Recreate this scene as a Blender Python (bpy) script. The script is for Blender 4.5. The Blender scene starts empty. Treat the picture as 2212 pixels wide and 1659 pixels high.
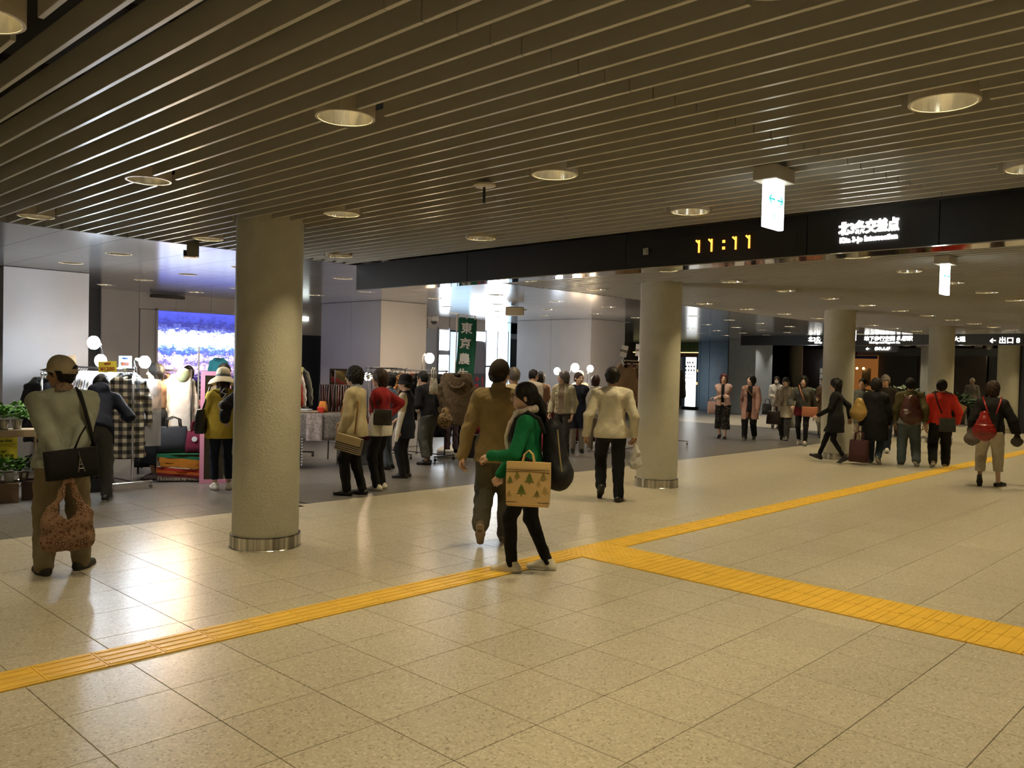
import bpy, math, random
import numpy as np
from mathutils import Matrix, Vector
random.seed(7); rng=np.random.RandomState(7)
S=bpy.context.scene; COL=S.collection
# ---------------------------------------------------------------- camera, world, exposure
H=1.65
R3=((0.692805,-0.000257,-0.721125),(-0.720765,0.031346,-0.69247),(0.022782,0.999509,0.021531))
cd=bpy.data.cameras.new('camera'); cd.sensor_width=36; cd.sensor_fit='HORIZONTAL'; cd.lens=29.7266; cd.clip_end=200; cd.clip_start=.05
cam=bpy.data.objects.new('camera',cd); COL.objects.link(cam)
Mt=Matrix([list(r)+[0] for r in R3]+[[0,0,0,1]]); Mt.translation=(0,0,H); cam.matrix_world=Mt; S.camera=cam
FPX=cd.lens/36*2212
S.view_settings.view_transform='Standard'; S.view_settings.look='None'; S.view_settings.exposure=0; S.view_settings.gamma=1
S.view_settings.use_curve_mapping=False
w=bpy.data.worlds.new('world'); S.world=w; w.use_nodes=True
w.node_tree.nodes['Background'].inputs[0].default_value=(.75,.85,1,1); w.node_tree.nodes['Background'].inputs[1].default_value=.02
try:
    c=S.cycles; c.use_denoising=True; c.max_bounces=7; c.diffuse_bounces=4; c.glossy_bounces=4; c.transmission_bounces=4; c.transparent_max_bounces=6
    c.caustics_reflective=False; c.caustics_refractive=False; c.use_light_tree=True; c.sample_clamp_indirect=4; c.sample_clamp_direct=0; c.blur_glossy=.5
    c.use_adaptive_sampling=True; c.adaptive_threshold=.02
except Exception: pass
LAMP=950.0            # radiance of the recessed lamps
LAMPC=(1.0,.80,.45)   # warm recessed lamps over the concourse
# ---------------------------------------------------------------- helpers
def proj(p):
    v=Mt.inverted()@Vector(p); 
    return (v.x/-v.z*FPX+1106, -v.y/-v.z*FPX+829.5, -v.z)
_m={}
def hx(h):
    r=[int(h[i:i+2],16)/255 for i in (0,2,4)]; return tuple(x/12.92 if x<=.04045 else ((x+.055)/1.055)**2.4 for x in r)
def mat(name,col,rough=.6,metal=0.,spec=.5,noise=0.,nscale=8.,bump=0.,bscale=60.,emit=None,es=0.,alpha=1.,trans=0.,sheen=0.,col2=None,coord='Object',stretch=None,detail=3.):
    if name in _m: return _m[name]
    m=bpy.data.materials.new(name); m.use_nodes=True; nt=m.node_tree; b=nt.nodes['Principled BSDF']
    b.inputs['Base Color'].default_value=(*col,1); b.inputs['Roughness'].default_value=rough; b.inputs['Metallic'].default_value=metal
    b.inputs['Specular IOR Level'].default_value=spec
    if alpha<1: b.inputs['Alpha'].default_value=alpha
    if trans: b.inputs['Transmission Weight'].default_value=trans
    if sheen: b.inputs['Sheen Weight'].default_value=sheen
    if emit: b.inputs['Emission Color'].default_value=(*emit,1); b.inputs['Emission Strength'].default_value=es
    if noise or bump:
        if coord=='World': src=nt.nodes.new('ShaderNodeNewGeometry').outputs['Position']
        else: src=nt.nodes.new('ShaderNodeTexCoord').outputs['Object']
        if stretch:
            mp=nt.nodes.new('ShaderNodeMapping'); mp.inputs['Scale'].default_value=stretch; nt.links.new(src,mp.inputs[0]); src=mp.outputs[0]
    if noise:
        n=nt.nodes.new('ShaderNodeTexNoise'); n.inputs['Scale'].default_value=nscale; n.inputs['Detail'].default_value=detail; nt.links.new(src,n.inputs['Vector'])
        r=nt.nodes.new('ShaderNodeValToRGB'); c2=col2 or tuple(x*(1-noise) for x in col)
        r.color_ramp.elements[0].color=(*c2,1); r.color_ramp.elements[1].color=(*col,1); r.color_ramp.elements[0].position=.35; r.color_ramp.elements[1].position=.65
        nt.links.new(n.outputs['Fac'],r.inputs[0]); nt.links.new(r.outputs[0],b.inputs['Base Color'])
    if bump:
        n2=nt.nodes.new('ShaderNodeTexNoise'); n2.inputs['Scale'].default_value=bscale; n2.inputs['Detail'].default_value=4; nt.links.new(src,n2.inputs['Vector'])
        bp=nt.nodes.new('ShaderNodeBump'); bp.inputs['Strength'].default_value=bump; bp.inputs['Distance'].default_value=.01
        nt.links.new(n2.outputs['Fac'],bp.inputs['Height']); nt.links.new(bp.outputs[0],b.inputs['Normal'])
    _m[name]=m; return m
def fab(name,col,rough=.85,noise=.12,nscale=14,bump=.25,bscale=45,**k): return mat(name,col,rough=rough,noise=noise,nscale=nscale,bump=bump,bscale=bscale,spec=.2,**k)
def emi(name,col,s):
    if name in _m: return _m[name]
    m=bpy.data.materials.new(name); m.use_nodes=True; nt=m.node_tree; nt.nodes.remove(nt.nodes['Principled BSDF'])
    e=nt.nodes.new('ShaderNodeEmission'); e.inputs[0].default_value=(*col,1); e.inputs[1].default_value=s
    nt.links.new(e.outputs[0],nt.nodes['Material Output'].inputs[0]); _m[name]=m; return m
def tag(o,label=None,cat=None,group=None,kind=None,category=None):
    cat=cat or category
    if label: o['label']=label
    if cat: o['category']=cat
    if group: o['group']=group
    if kind: o['kind']=kind
    return o
def empty(name,loc=(0,0,0),rz=0,label=None,cat=None,group=None,kind=None):
    o=bpy.data.objects.new(name,None); COL.objects.link(o); o.location=loc; o.rotation_euler=(0,0,rz); o.empty_display_size=.05
    return tag(o,label,cat,group,kind)
class MB:
    def __init__(s): s.v=[]; s.f=[]; s.n=0
    def add(s,vs,fs):
        n=len(s.v); s.v+=[tuple(map(float,x)) for x in vs]; s.f+=[tuple(i+n for i in f) for f in fs]; return s
    def box(s,c,d,rz=0,M=None,taper=1.,bev=0.):
        x,y,z=[a/2 for a in d]; t=taper
        vs=[(-x,-y,-z),(x,-y,-z),(x,y,-z),(-x,y,-z),(-x*t,-y*t,z),(x*t,-y*t,z),(x*t,y*t,z),(-x*t,y*t,z)]
        fs=[(3,2,1,0),(4,5,6,7),(0,1,5,4),(1,2,6,5),(2,3,7,6),(3,0,4,7)]
        if bev:
            b=bev; vs=[]
            for zz,k in ((-z,b),(-z+b,0),(z-b,0),(z,b)):
                p,q=x-k,y-k
                vs+=[(p,-q+b,zz),(p,q-b,zz),(p-b,q,zz),(-p+b,q,zz),(-p,q-b,zz),(-p,-q+b,zz),(-p+b,-q,zz),(p-b,-q,zz)]
            fs=[tuple(range(7,-1,-1)),tuple(range(24,32))]
            for r in range(3):
                for i in range(8): j=(i+1)%8; fs.append((r*8+i,r*8+j,r*8+8+j,r*8+8+i))
        cs,sn=math.cos(rz),math.sin(rz); o=[]
        for p in vs:
            if M is not None: q=M@Vector(p); o.append((q.x+c[0],q.y+c[1],q.z+c[2]))
            else: o.append((p[0]*cs-p[1]*sn+c[0],p[0]*sn+p[1]*cs+c[1],p[2]+c[2]))
        return s.add(o,fs)
    def rings(s,rs,cap=True,closed=True):
        n=len(rs[0]); vs=[p for r in rs for p in r]; fs=[]
        for a in range(len(rs)-1):
            for i in range(n if closed else n-1): j=(i+1)%n; fs.append((a*n+i,a*n+j,a*n+n+j,a*n+n+i))
        if cap and closed: fs.append(tuple(range(n-1,-1,-1))); fs.append(tuple((len(rs)-1)*n+i for i in range(n)))
        return s.add(vs,fs)
    def lathe(s,prof,c=(0,0,0),n=24,cap=False):
        return s.rings([[(c[0]+r*math.cos(2*math.pi*i/n),c[1]+r*math.sin(2*math.pi*i/n),c[2]+z) for i in range(n)] for r,z in prof],cap=cap)
    def tube(s,pts,r,n=8,cap=True):
        pts=[Vector(p) for p in pts]; rs=[]; up=None
        for i,p in enumerate(pts):
            t=(pts[min(i+1,len(pts)-1)]-pts[max(i-1,0)]).normalized()
            if up is None: up=Vector((0,0,1)) if abs(t.z)<.9 else Vector((1,0,0))
            a=t.cross(up); 
            if a.length<1e-4: a=t.cross(Vector((1,0,0)))
            a.normalize(); b=a.cross(t); up=b
            rr=r[i] if isinstance(r,(list,tuple)) else r
            rs.append([p+rr*(math.cos(2*math.pi*k/n)*a+math.sin(2*math.pi*k/n)*b) for k in range(n)])
        return s.rings(rs,cap=cap)
    def ball(s,c,r,n=12,m=8):
        if not isinstance(r,(tuple,list)): r=(r,r,r)
        rs=[]
        for j in range(1,m):
            t=math.pi*j/m; rs.append([(c[0]+r[0]*math.sin(t)*math.cos(2*math.pi*i/n),c[1]+r[1]*math.sin(t)*math.sin(2*math.pi*i/n),c[2]-r[2]*math.cos(t)) for i in range(n)])
        return s.rings(rs)
    def sheet(s,fn,nu,nv,th=0.004):
        P=[[Vector(fn(i/nu,j/nv)) for i in range(nu+1)] for j in range(nv+1)]; N=[]
        for j in range(nv+1):
            for i in range(nu+1):
                du=P[j][min(i+1,nu)]-P[j][max(i-1,0)]; dv=P[min(j+1,nv)][i]-P[max(j-1,0)][i]; q=du.cross(dv); q=q.normalized() if q.length>1e-9 else Vector((0,0,1)); N.append(q)
        A=[p for r in P for p in r]; k=len(A); W=nu+1
        vs=A+[A[i]-N[i]*th for i in range(k)]; fs=[]
        for j in range(nv):
            for i in range(nu): a=j*W+i; fs.append((a,a+1,a+W+1,a+W)); fs.append((k+a,k+a+W,k+a+W+1,k+a+1))
        bd=[i for i in range(W)]+[j*W+nu for j in range(1,nv+1)]+[nv*W+i for i in range(nu-1,-1,-1)]+[j*W for j in range(nv-1,0,-1)]
        for a,b in zip(bd,bd[1:]+bd[:1]): fs.append((a,k+a,k+b,b))
        return s.add(vs,fs)
    def mesh(s,name,m=None,smooth=False):
        me=bpy.data.meshes.new(name); me.from_pydata(s.v,[],s.f); me.update()
        if m: me.materials.append(m)
        if smooth: me.shade_smooth()
        return me
    def build(s,name,m=None,parent=None,smooth=False,loc=None,rz=0,**t):
        return link(name,s.mesh(name,m,smooth),parent,loc,rz,**t)
def link(name,me,parent=None,loc=None,rz=0,**t):
    o=bpy.data.objects.new(name,me); COL.objects.link(o)
    if parent: o.parent=parent
    if loc is not None: o.location=loc
    if rz: o.rotation_euler=(0,0,rz)
    return tag(o,**t)
def kids(o): return list(o.children)
def copy_tree(o,parent=None):
    c=o.copy(); COL.objects.link(c)
    if parent: c.parent=parent; c.matrix_parent_inverse=o.matrix_parent_inverse
    for ch in kids(o): copy_tree(ch,c)
    return c
def text(name,s,size,m,loc,X,Y,parent=None,depth=.004,bold=0.,align='CENTER',sx=1.,**t):
    """flat lettering standing at loc, X = reading direction, Y = up direction"""
    cu=bpy.data.curves.new(name,'FONT'); cu.body=s; cu.size=size; cu.align_x=align; cu.align_y='CENTER'; cu.extrude=depth; cu.offset=bold; cu.resolution_u=2
    o=bpy.data.objects.new(name,cu); COL.objects.link(o)
    me=bpy.data.meshes.new_from_object(o.evaluated_get(bpy.context.evaluated_depsgraph_get())); bpy.data.objects.remove(o); 
    X=Vector(X).normalized(); Y=Vector(Y).normalized(); Z=X.cross(Y)
    A=Matrix(((X.x*sx,Y.x,Z.x,loc[0]),(X.y*sx,Y.y,Z.y,loc[1]),(X.z*sx,Y.z,Z.z,loc[2]),(0,0,0,1))); me.transform(A); me.materials.clear(); me.materials.append(m)
    return link(name,me,parent,**t)
# ---------------------------------------------------------------- setting: floor
CZ=2.85                                  # height of slat bottoms and of the white soffit
YD=8.44                                  # concourse floor ends here, dark stall floor begins
def tile_mat(name,base,dark,light,rough):
    if name in _m: return _m[name]
    m=bpy.data.materials.new(name); m.use_nodes=True; nt=m.node_tree; b=nt.nodes['Principled BSDF']; N=nt.nodes.new; L=nt.links.new
    g=N('ShaderNodeNewGeometry'); v=N('ShaderNodeTexVoronoi'); v.inputs['Scale'].default_value=95; L(g.outputs['Position'],v.inputs['Vector'])
    r=N('ShaderNodeValToRGB'); r.color_ramp.interpolation='LINEAR'; e=r.color_ramp.elements; e[0].position=0; e[0].color=(*dark,1); e[1].position=.16; e[1].color=(*base,1)
    for p,c in ((.7,base),(.92,light)): q=e.new(p); q.color=(*c,1)
    sep=N('ShaderNodeSeparateColor'); L(v.outputs['Color'],sep.inputs[0]); L(sep.outputs[0],r.inputs[0])
    n=N('ShaderNodeTexNoise'); n.inputs['Scale'].default_value=1.7; n.inputs['Detail'].default_value=5; L(g.outputs['Position'],n.inputs['Vector'])
    mr=N('ShaderNodeMapRange'); mr.inputs[3].default_value=.93; mr.inputs[4].default_value=1.05; L(n.outputs['Fac'],mr.inputs[0])
    oi=N('ShaderNodeObjectInfo'); mr2=N('ShaderNodeMapRange'); mr2.inputs[3].default_value=.95; mr2.inputs[4].default_value=1.04; L(oi.outputs['Random'],mr2.inputs[0])
    mm=N('ShaderNodeMath'); mm.operation='MULTIPLY'; L(mr.outputs[0],mm.inputs[0]); L(mr2.outputs[0],mm.inputs[1])
    mx=N('ShaderNodeMix'); mx.data_type='RGBA'; mx.blend_type='MULTIPLY'; mx.inputs[0].default_value=1; L(r.outputs[0],mx.inputs[6]); L(mm.outputs[0],mx.inputs[7]); L(mx.outputs[2],b.inputs['Base Color'])
    mr3=N('ShaderNodeMapRange'); mr3.inputs[3].default_value=rough-.015; mr3.inputs[4].default_value=rough+.015; L(n.outputs['Fac'],mr3.inputs[0]); L(mr3.outputs[0],b.inputs['Roughness'])
    b.inputs['Specular IOR Level'].default_value=.45; _m[name]=m; return m
TILE=tile_mat('beige terrazzo tile',(.46,.42,.335),(.27,.235,.175),(.58,.54,.45),.31)
TILED=tile_mat('dark grey tile',(.135,.128,.118),(.07,.065,.06),(.22,.21,.2),.30)
GROUT=mat('dark joint',(.055,.047,.037),.9)
floor=MB().box((20,8,-.03),(64,44,.04)).build('floor',GROUT,kind='structure',label='beige speckled tile floor with yellow tactile strips and dark stall zone',category='floor') if False else link('floor',MB().box((20,8,-.03),(64,44,.04)).mesh('floor',GROUT)); tag(floor,'beige speckled tile floor with yellow tactile strips and a dark stall zone','floor',kind='structure')
P_=.5098; TX0=1.355; TY0=4.605-9*P_
def cells():
    out=[]
    for i in range(-6,64):
        x0=TX0+i*P_; x1=x0+P_
        for j in range(-8,44):
            y0=TY0+j*P_; y1=y0+P_; rs=[(x0,x1,y0,y1)]
            if y0>4.5 and y0<4.7: rs=[(x0,x1,4.885,y1)]
            if y0<4.55:
                q=[]
                for (a,b,c,d) in rs:
                    if b<=5.725 or a>=6.335: q.append((a,b,c,d)); continue
                    if a<5.725-.02: q.append((a,5.725,c,d))
                    if b>6.335+.02: q.append((6.335,b,c,d))
                rs=q
            for (a,b,c,d) in rs:
                if c<YD<d: out.append((a,b,c,YD,0)); out.append((a,b,YD,d,0 if 22.9<a<29.6 else 1))
                else: out.append((a,b,c,d,1 if c>=YD-.01 and not (22.9<a<29.6) else 0))
    return out
def seen(p,m=60):
    u,v,d=proj(p); return d>.3 and -m<u<2212+m and -m<v<1659+m, d
cl=[]
for c in cells():
    ok,d=seen(((c[0]+c[1])/2,(c[2]+c[3])/2,0))
    if not ok and math.hypot(c[0],c[2])<9: ok=any(seen((x,y,0))[0] for x in c[:2] for y in c[2:4])
    if ok: cl.append((d,c))
cl.sort(key=lambda t:t[0])
_tm={}
G_=.0022; TH=.012
def tile_mesh(w,d,k):
    key=(round(w,3),round(d,3),k)
    if key not in _tm: _tm[key]=MB().box((0,0,-TH/2),(w-2*G_,d-2*G_,TH),bev=.0012).mesh('tile',(TILE,TILED)[k])
    return _tm[key]
for d,(a,b,c,e,k) in cl[:230]:
    link('tile',tile_mesh(b-a,e-c,k),floor,((a+b)/2,(c+e)/2,0))
for k,nm in ((0,'light_tiles'),(1,'dark_tiles')):
    mb=MB()
    for d,(a,b,c,e,kk) in cl[230:]:
        if kk==k: mb.add([(a+G_,c+G_,0),(b-G_,c+G_,0),(b-G_,e-G_,0),(a+G_,e-G_,0)],[(0,1,2,3)])
    mb.build(nm,(TILE,TILED)[k],floor,kind='stuff')
# floor out of the photograph (behind and beside the camera), so that light is returned as in the rest of the hall
mb=MB()
mb.add([(-11,-11,-.009),(52,-11,-.009),(52,8.44,-.009),(-11,8.44,-.009)],[(0,1,2,3)])
mb.build('outer_light_floor',mat('plain beige floor',(.42,.38,.31),.4,noise=.1,nscale=3),floor,kind='stuff')
MB().add([(-11,8.44,-.009),(52,8.44,-.009),(52,29,-.009),(-11,29,-.009)],[(0,1,2,3)]).build('outer_dark_floor',mat('plain dark floor',(.12,.115,.105),.4,noise=.1,nscale=3),floor,kind='stuff')
YEL=mat('yellow tactile',(.80,.50,.055),.42,noise=.12,nscale=7,bump=.15,bscale=160,coord='World')
def paver(bars,w=.303,d=.278):
    mb=MB().box((0,0,-.003),(w,d,.014),bev=.002)
    if bars:
        for i in range(4): mb.box((0,(-.375+.25*i)*d,.0055),(w*.93,.026,.005),bev=.0024)
    else:
        for i in range(5):
            for j in range(5): mb.lathe([(.013,.0035),(.011,.0065),(.006,.008),(.0005,.0082)],((-.4+.2*i)*w,(-.4+.2*j)*d,0),8)
    return mb.mesh('tactile_paver',YEL)
PVB=paver(1); PVD=paver(0); PVB2=paver(1,.303,.303); PVD2=paver(0,.303,.303)
n=0
xs=[5.725+.305*i-.0005 for i in range(-17,80)]
far=MB()
for x in xs:
    bars=not (5.5<x<6.2); xc=x+.1525
    if xc<21: link('tactile_paver',PVB if bars else PVD,floor,(xc,4.745,.004))
    else: far.box((xc,4.745,-.001),(.302,.278,.014))
far.build('far_tactile_pavers',YEL,floor,kind='stuff')
for j in range(0,14):
    for i in (0,1):
        y=4.605-.1525-.305*j
        link('tactile_paver',PVD2 if j<1 else PVB2,floor,(5.8775+.305*i,y,.004))
        if j>=1: floor.children[-1].rotation_euler=(0,0,math.pi/2)
# ---------------------------------------------------------------- setting: slatted ceiling, soffit, slab
CONC=mat('dark plenum',(.02,.02,.022),.9,noise=.3,nscale=3)
slab=MB().box((20,8,3.9),(64,44,.2)).build('ceiling',CONC,kind='structure',label='dark concrete slab above the slatted ceiling and white soffit'); slab['category']='ceiling'
SLAT=mat('beige slat paint',(.44,.425,.37),.30,noise=.05,nscale=4,spec=.5)
DLX=lambda i:.86+1.5625*i
LROWS=[-3.3,-1.02,1.24,3.5,5.78,8.08]
BX=6.19                                                  # face of the black sign beam
grid=empty('trim_1',(0,0,0),label='slatted beige metal louvre ceiling over the concourse',cat='ceiling',kind='structure')
cans=[(DLX(i),y) for i in range(-3,26) for y in LROWS if not(y<0 and i>7)]+[(DLX(i),y) for i in range(22,26) for y in (10.3,12.6)]  # far end downlights, extra rows included, added to lift the dark background
cols=[(3.92,6.775),(10.05,6.775),(16.15,6.775),(22.2,6.775),(28.3,6.775)]
def cuts(x,y0,y1):
    iv=[]
    for cx,cy in cans:
        if abs(x-cx)<.155: iv.append((cy-.158,cy+.158))
    for cx,cy in cols:
        dx=abs(x-cx)
        if dx<.31: h=math.sqrt(.315**2-dx*dx)+.02; iv.append((cy-h,cy+h))
    if abs(x-4.69)<.13: iv.append((2.31,2.47))
    iv.sort(); out=[]; a=y0
    for p,q in iv:
        if q<y0 or p>y1: continue
        if p>a: out.append((a,p))
        a=max(a,q)
    if a<y1: out.append((a,y1))
    return out
_sm={}
SD=.112; SW=.021
def slat_mesh(L):
    k=round(L,3)
    if k not in _sm: _sm[k]=MB().box((0,0,SD/2),(SW,L,SD),bev=.0015).mesh('slat',SLAT)
    return _sm[k]
k=0; stuff=MB(); x=-6.2+(1.01+6.2)%.1532; ns=0
while x<45:
    if abs(x-(BX+.11))<.19 or abs(x-26.6)<.19: x+=.1532; continue
    y1=8.70; y0=-5.5 if x<9 else .16*x-.5
    yj=2.53-.107*x if x<BX else 3.1
    segs=[]
    for a,b in cuts(x,y0,y1):
        for p,q in ((a,min(b,yj-.002)),(max(a,yj+.002),b)):
            if q-p>.03: segs.append((p,q))
    sx=[]
    for p,q in segs:                      # second run of butt joints
        j2=(4.30+.15*(x-3.65)) if 3.4<x<5.6 else (6.85 if 4.2<x<6.1 else None)
        if j2 and p<j2-.05<q-.1 and x<BX: sx+=[(p,j2-.002),(j2+.002,q)]
        else: sx.append((p,q))
    for p,q in sx:
        vis=any(seen((x,p+(q-p)*t,CZ),80)[0] for t in (0,.25,.5,.75,1)); wd=x
        if vis and x<BX and ns<290: link('slat',slat_mesh(q-p),grid,(x,(p+q)/2,CZ)); ns+=1
        elif x<12 or not vis: stuff.box((x,(p+q)/2,CZ+SD/2),(SW,q-p,SD))
        else: stuff.box((x,(p+q)/2,CZ+SD/2),(SW,q-p,SD))
    x+=.1532
stuff.build('far_slats',SLAT,grid,kind='stuff')
mb=MB()
for j in range(-5,9): mb.box((2,j*1.0+.35,CZ+SD+.03),(16,.025,.03)); mb.box((20,j*1.0+.35,CZ+SD+.03),(26,.025,.03))
mb.build('carrier_rails',mat('dark steel',(.02,.02,.02),.8),grid,kind='stuff')
# white metal soffit: panels
SOF=mat('white metal soffit',(.66,.665,.69),.17,metal=.82,noise=.04,nscale=2,bump=.05,bscale=9,stretch=(1,.15,1),coord='World')
sof=MB().box((13,19,CZ+.05),(48,20.5,.06)).build('trim_2',mat('soffit carrier',(.1,.1,.1),.8),kind='structure',label='glossy white metal panel soffit above the market stalls',category='ceiling') if False else link('trim_2',MB().box((13,19,CZ+.40),(48,20.5,.06)).mesh('soffit',mat('soffit carrier',(.1,.1,.1),.8)))
tag(sof,'glossy white metal panel soffit above the market stalls','ceiling',kind='structure')
SL=[(3.94+1.5625*i,y) for i in range(-3,20) for y in (10.2,11.75,13.25,14.75)]
_pm={}
def hole_panel(x0,x1,y0,y1,holes):
    """flat panel with round holes for the recessed lights (holes centred in the panel width)"""
    mb=MB(); z=CZ
    ys=[y0]
    for hx_,hy in holes:
        r=.145; n=24
        ya,yb=hy-.2,hy+.2
        mb.add([(x0,ys[-1],z),(x1,ys[-1],z),(x1,ya,z),(x0,ya,z)],[(3,2,1,0)])
        inn=[(hx_+r*math.cos(2*math.pi*i/n),hy+r*math.sin(2*math.pi*i/n),z) for i in range(n)]
        outr=[]
        for i in range(n):
            c,s_=math.cos(2*math.pi*i/n),math.sin(2*math.pi*i/n); wx=(x1-hx_) if c>0 else (hx_-x0); t=min(wx/abs(c) if abs(c)>1e-6 else 9,.2/abs(s_) if abs(s_)>1e-6 else 9); outr.append((hx_+c*t,hy+s_*t,z))
        vs=inn+outr; fs=[]
        for i in range(n): j=(i+1)%n; fs.append((i,j,n+j,n+i))
        mb.add(vs,[f[::1] for f in fs])
        # corners
        for cx_,cy_ in ((x0,ya),(x1,ya),(x1,yb),(x0,yb)):
            near=sorted(range(n),key=lambda i:(outr[i][0]-cx_)**2+(outr[i][1]-cy_)**2)[:2]
            mb.add([outr[near[0]],outr[near[1]],(cx_,cy_,z)],[(0,1,2)])
        ys.append(yb)
    mb.add([(x0,ys[-1],z),(x1,ys[-1],z),(x1,y1,z),(x0,y1,z)],[(3,2,1,0)])
    # turned-up edges
    for (a,b) in (((x0,y0),(x1,y0)),((x1,y0),(x1,y1)),((x1,y1),(x0,y1)),((x0,y1),(x0,y0))): mb.add([(*a,z),(*b,z),(*b,z+.03),(*a,z+.03)],[(0,1,2,3)])
    return mb
g2=.003
x=3.94-3*1.5625-.48
i=-3
while x<32.5:
    lc=x+.48
    for (y0,y1) in ((8.72,11.0),(11.0,13.98),(13.98,16.6)):
        hs=[(lc,hy) for hy in (10.2,11.75,13.25,14.75) if y0<hy<y1]
        hole_panel(x+g2,x+.96-g2,y0+g2,y1-g2,hs).build('soffit_panel',SOF,sof)
        hole_panel(x+.96+g2,x+1.5625-g2,y0+g2,y1-g2,[]).build('soffit_panel',SOF,sof)
    x+=1.5625
MB().box((12,8.708,CZ+.06),(47,.012,.12)).build('edge_strip',SOF,sof)
MB().box((12,20,CZ+.02),(47,6.8,.03)).build('rear_panel',SOF,sof)
# ---------------------------------------------------------------- recessed lights
RIM=mat('light rim paint',(.5,.45,.36),.4)
REFL=mat('lamp reflector',(.86,.83,.74),.16,metal=1,bump=.25,bscale=26,stretch=(1,1,.03))
def downlight(lampcol,lampm,drop):
    o=empty('ceiling_downlight')
    z=-drop
    MB().lathe([(.134,z),(.146,z),(.146,.24),(.134,.24),(.134,z)],n=32).lathe([(.14,.24),(.0005,.241)],n=32).build('trim_ring',RIM,o,smooth=False)
    MB().lathe([(.133,z+.002),(.130,.03+z),(.118,.10+z),(.092,.165+z),(.062,.205+z)],n=32).build('reflector',REFL,o,smooth=True)
    MB().lathe([(.063,.205+z),(.0005,.206+z)],n=20).build('lamp',lampm,o)
    return o
LM=emi('warm lamp',LAMPC,LAMP); LMN=emi('neutral lamp',(1,.86,.66),LAMP*.75)
pro=downlight(LAMPC,LM,.006); pro2=downlight(LAMPC,LMN,0)
ORD='first second third fourth fifth sixth seventh eighth ninth tenth eleventh twelfth thirteenth fourteenth fifteenth sixteenth seventeenth eighteenth nineteenth twentieth twenty-first twenty-second twenty-third twenty-fourth'.split()
def place_lights(pro,pts,label,group):
    first=True
    for x,y in pts:
        o=pro if first else copy_tree(pro); first=False
        o.location=(x,y,CZ); lab=label
        if seen((x,y,CZ),0)[0]:
            xs_=sorted({a for a,b in pts if seen((a,b,CZ),0)[0]}); ys_=sorted([b for a,b in pts if a==x and seen((a,b,CZ),0)[0]],reverse=True)
            lab=label+', %s row, %s from left'%(ORD[xs_.index(x)],ORD[ys_.index(y)])
        tag(o,lab,'ceiling light',group)
dim_=lambda c: (c[0]<1.7 and c[1]>2) or (c[0]<2.6 and c[1]>4) or (5<c[0]<6 and c[1]>5)
prod=downlight(LAMPC,emi('dimmed lamp',LAMPC,LAMP*.62),.006)
place_lights(prod,[c for c in cans if c[0]<BX and c[0]>-4 and dim_(c)],'dimmed recessed downlight in the slats before the black beam','dimmed downlights in the near slatted ceiling')
place_lights(pro,[c for c in cans if c[0]<BX and c[0]>-4 and not dim_(c)],'recessed downlight in the slats before the black beam','downlights in the near slatted ceiling')
pro3=copy_tree(pro)
place_lights(pro3,[c for c in cans if c[0]>BX and abs(c[0]-26.6)>.3],'recessed downlight in the slats beyond the black beam','downlights beyond the sign beam')
place_lights(pro2,SL,'recessed downlight in the glossy white soffit','downlights in the white soffit')
# ---------------------------------------------------------------- round columns
COLM=mat('column plaster',(.52,.51,.42),.62,noise=.08,nscale=6,bump=.55,bscale=55)
STEEL=mat('brushed steel',(.66,.64,.60),.2,metal=1,noise=.65,nscale=26,stretch=(1,1,.004),detail=1)  # dark vertical streaks in the colour stand in for reflections on the brushed metal
for (cx,cy),lab in zip(cols,('nearest and widest round plaster column, with steel base ring, on the left','second round plaster column, behind the man in the white jacket','third round plaster column, behind the woman in the black dress','fourth round plaster column, beside the man in the red top','farthest round plaster column at the right edge')):
    c=empty('round_column',(cx,cy,0),label=lab,cat='column',group='row of round columns')
    MB().lathe([(.288,.0),(.288,CZ+.3)],n=64).build('shaft',COLM,c,smooth=True)
    MB().lathe([(.288,.118),(.304,.116),(.306,.11),(.306,.008),(.310,.004),(.310,0)],n=64).build('base_ring',STEEL,c,smooth=False)
# ---------------------------------------------------------------- sign beams
BLK=mat('black sign panel',(.012,.012,.013),.38,noise=.1,nscale=5); CHR=mat('mirror chrome',(.75,.73,.7),.06,metal=1)
WSIGN=emi('white sign letters',(1,.97,.9),14); WFAR=emi('far white sign letters',(1,.97,.9),5); ORG=emi('orange clock digits',(1,.30,.03),5)
def seg_one(mb,y,z0,hgt,xf):
    w_=.013; 
    mb.box((xf,y,z0+hgt/2),(.006,w_,hgt)); M=Matrix.Rotation(.75,4,'X'); mb.box((xf,y+.016,z0+hgt-.012),(.006,.036,w_),M=M)
bm=empty('sign_beam',(BX,0,0),label='long black overhead sign beam with lit clock and white lettering',cat='sign')
ye=[8.65,6.65,4.56,2.87,1.93,-.1,-2.2,-4.5]
for a,b in zip(ye,ye[1:]): MB().box((.01,(a+b)/2,2.6965),(.02,a-b-.006,.31),bev=.001).build('panel',BLK,bm)
MB().box((.125,2.07,2.70),(.21,13.1,.30)).build('core',mat('beam core',(.02,.02,.02),.7),bm)
MB().box((.125,2.07,2.537),(.25,13.16,.008)).build('underside',CHR,bm)
clk=MB()
for y in (3.808,3.689,3.468,3.349): seg_one(clk,y,2.632,.104,-.004)
for z in (2.652,2.706): clk.box((-.004,3.577,z),(.006,.022,.022))
clk.build('clock_digits',ORG,bm)
mb=MB().box((-.001,3.6,2.845-.075),(.003,1.35,.002)); mb.box((-.001,4.225,2.69),(.003,.004,.11)); mb.box((-.001,2.96,2.69),(.003,.004,.11)); mb.build('clock_frame',mat('clock frame',(.03,.03,.03),.5),bm)
s1=MB().box((-.004,4.345,2.683),(.008,.058,.062),bev=.003).build('sensor_plate',mat('grey plate',(.32,.32,.31),.4),bm)
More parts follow.
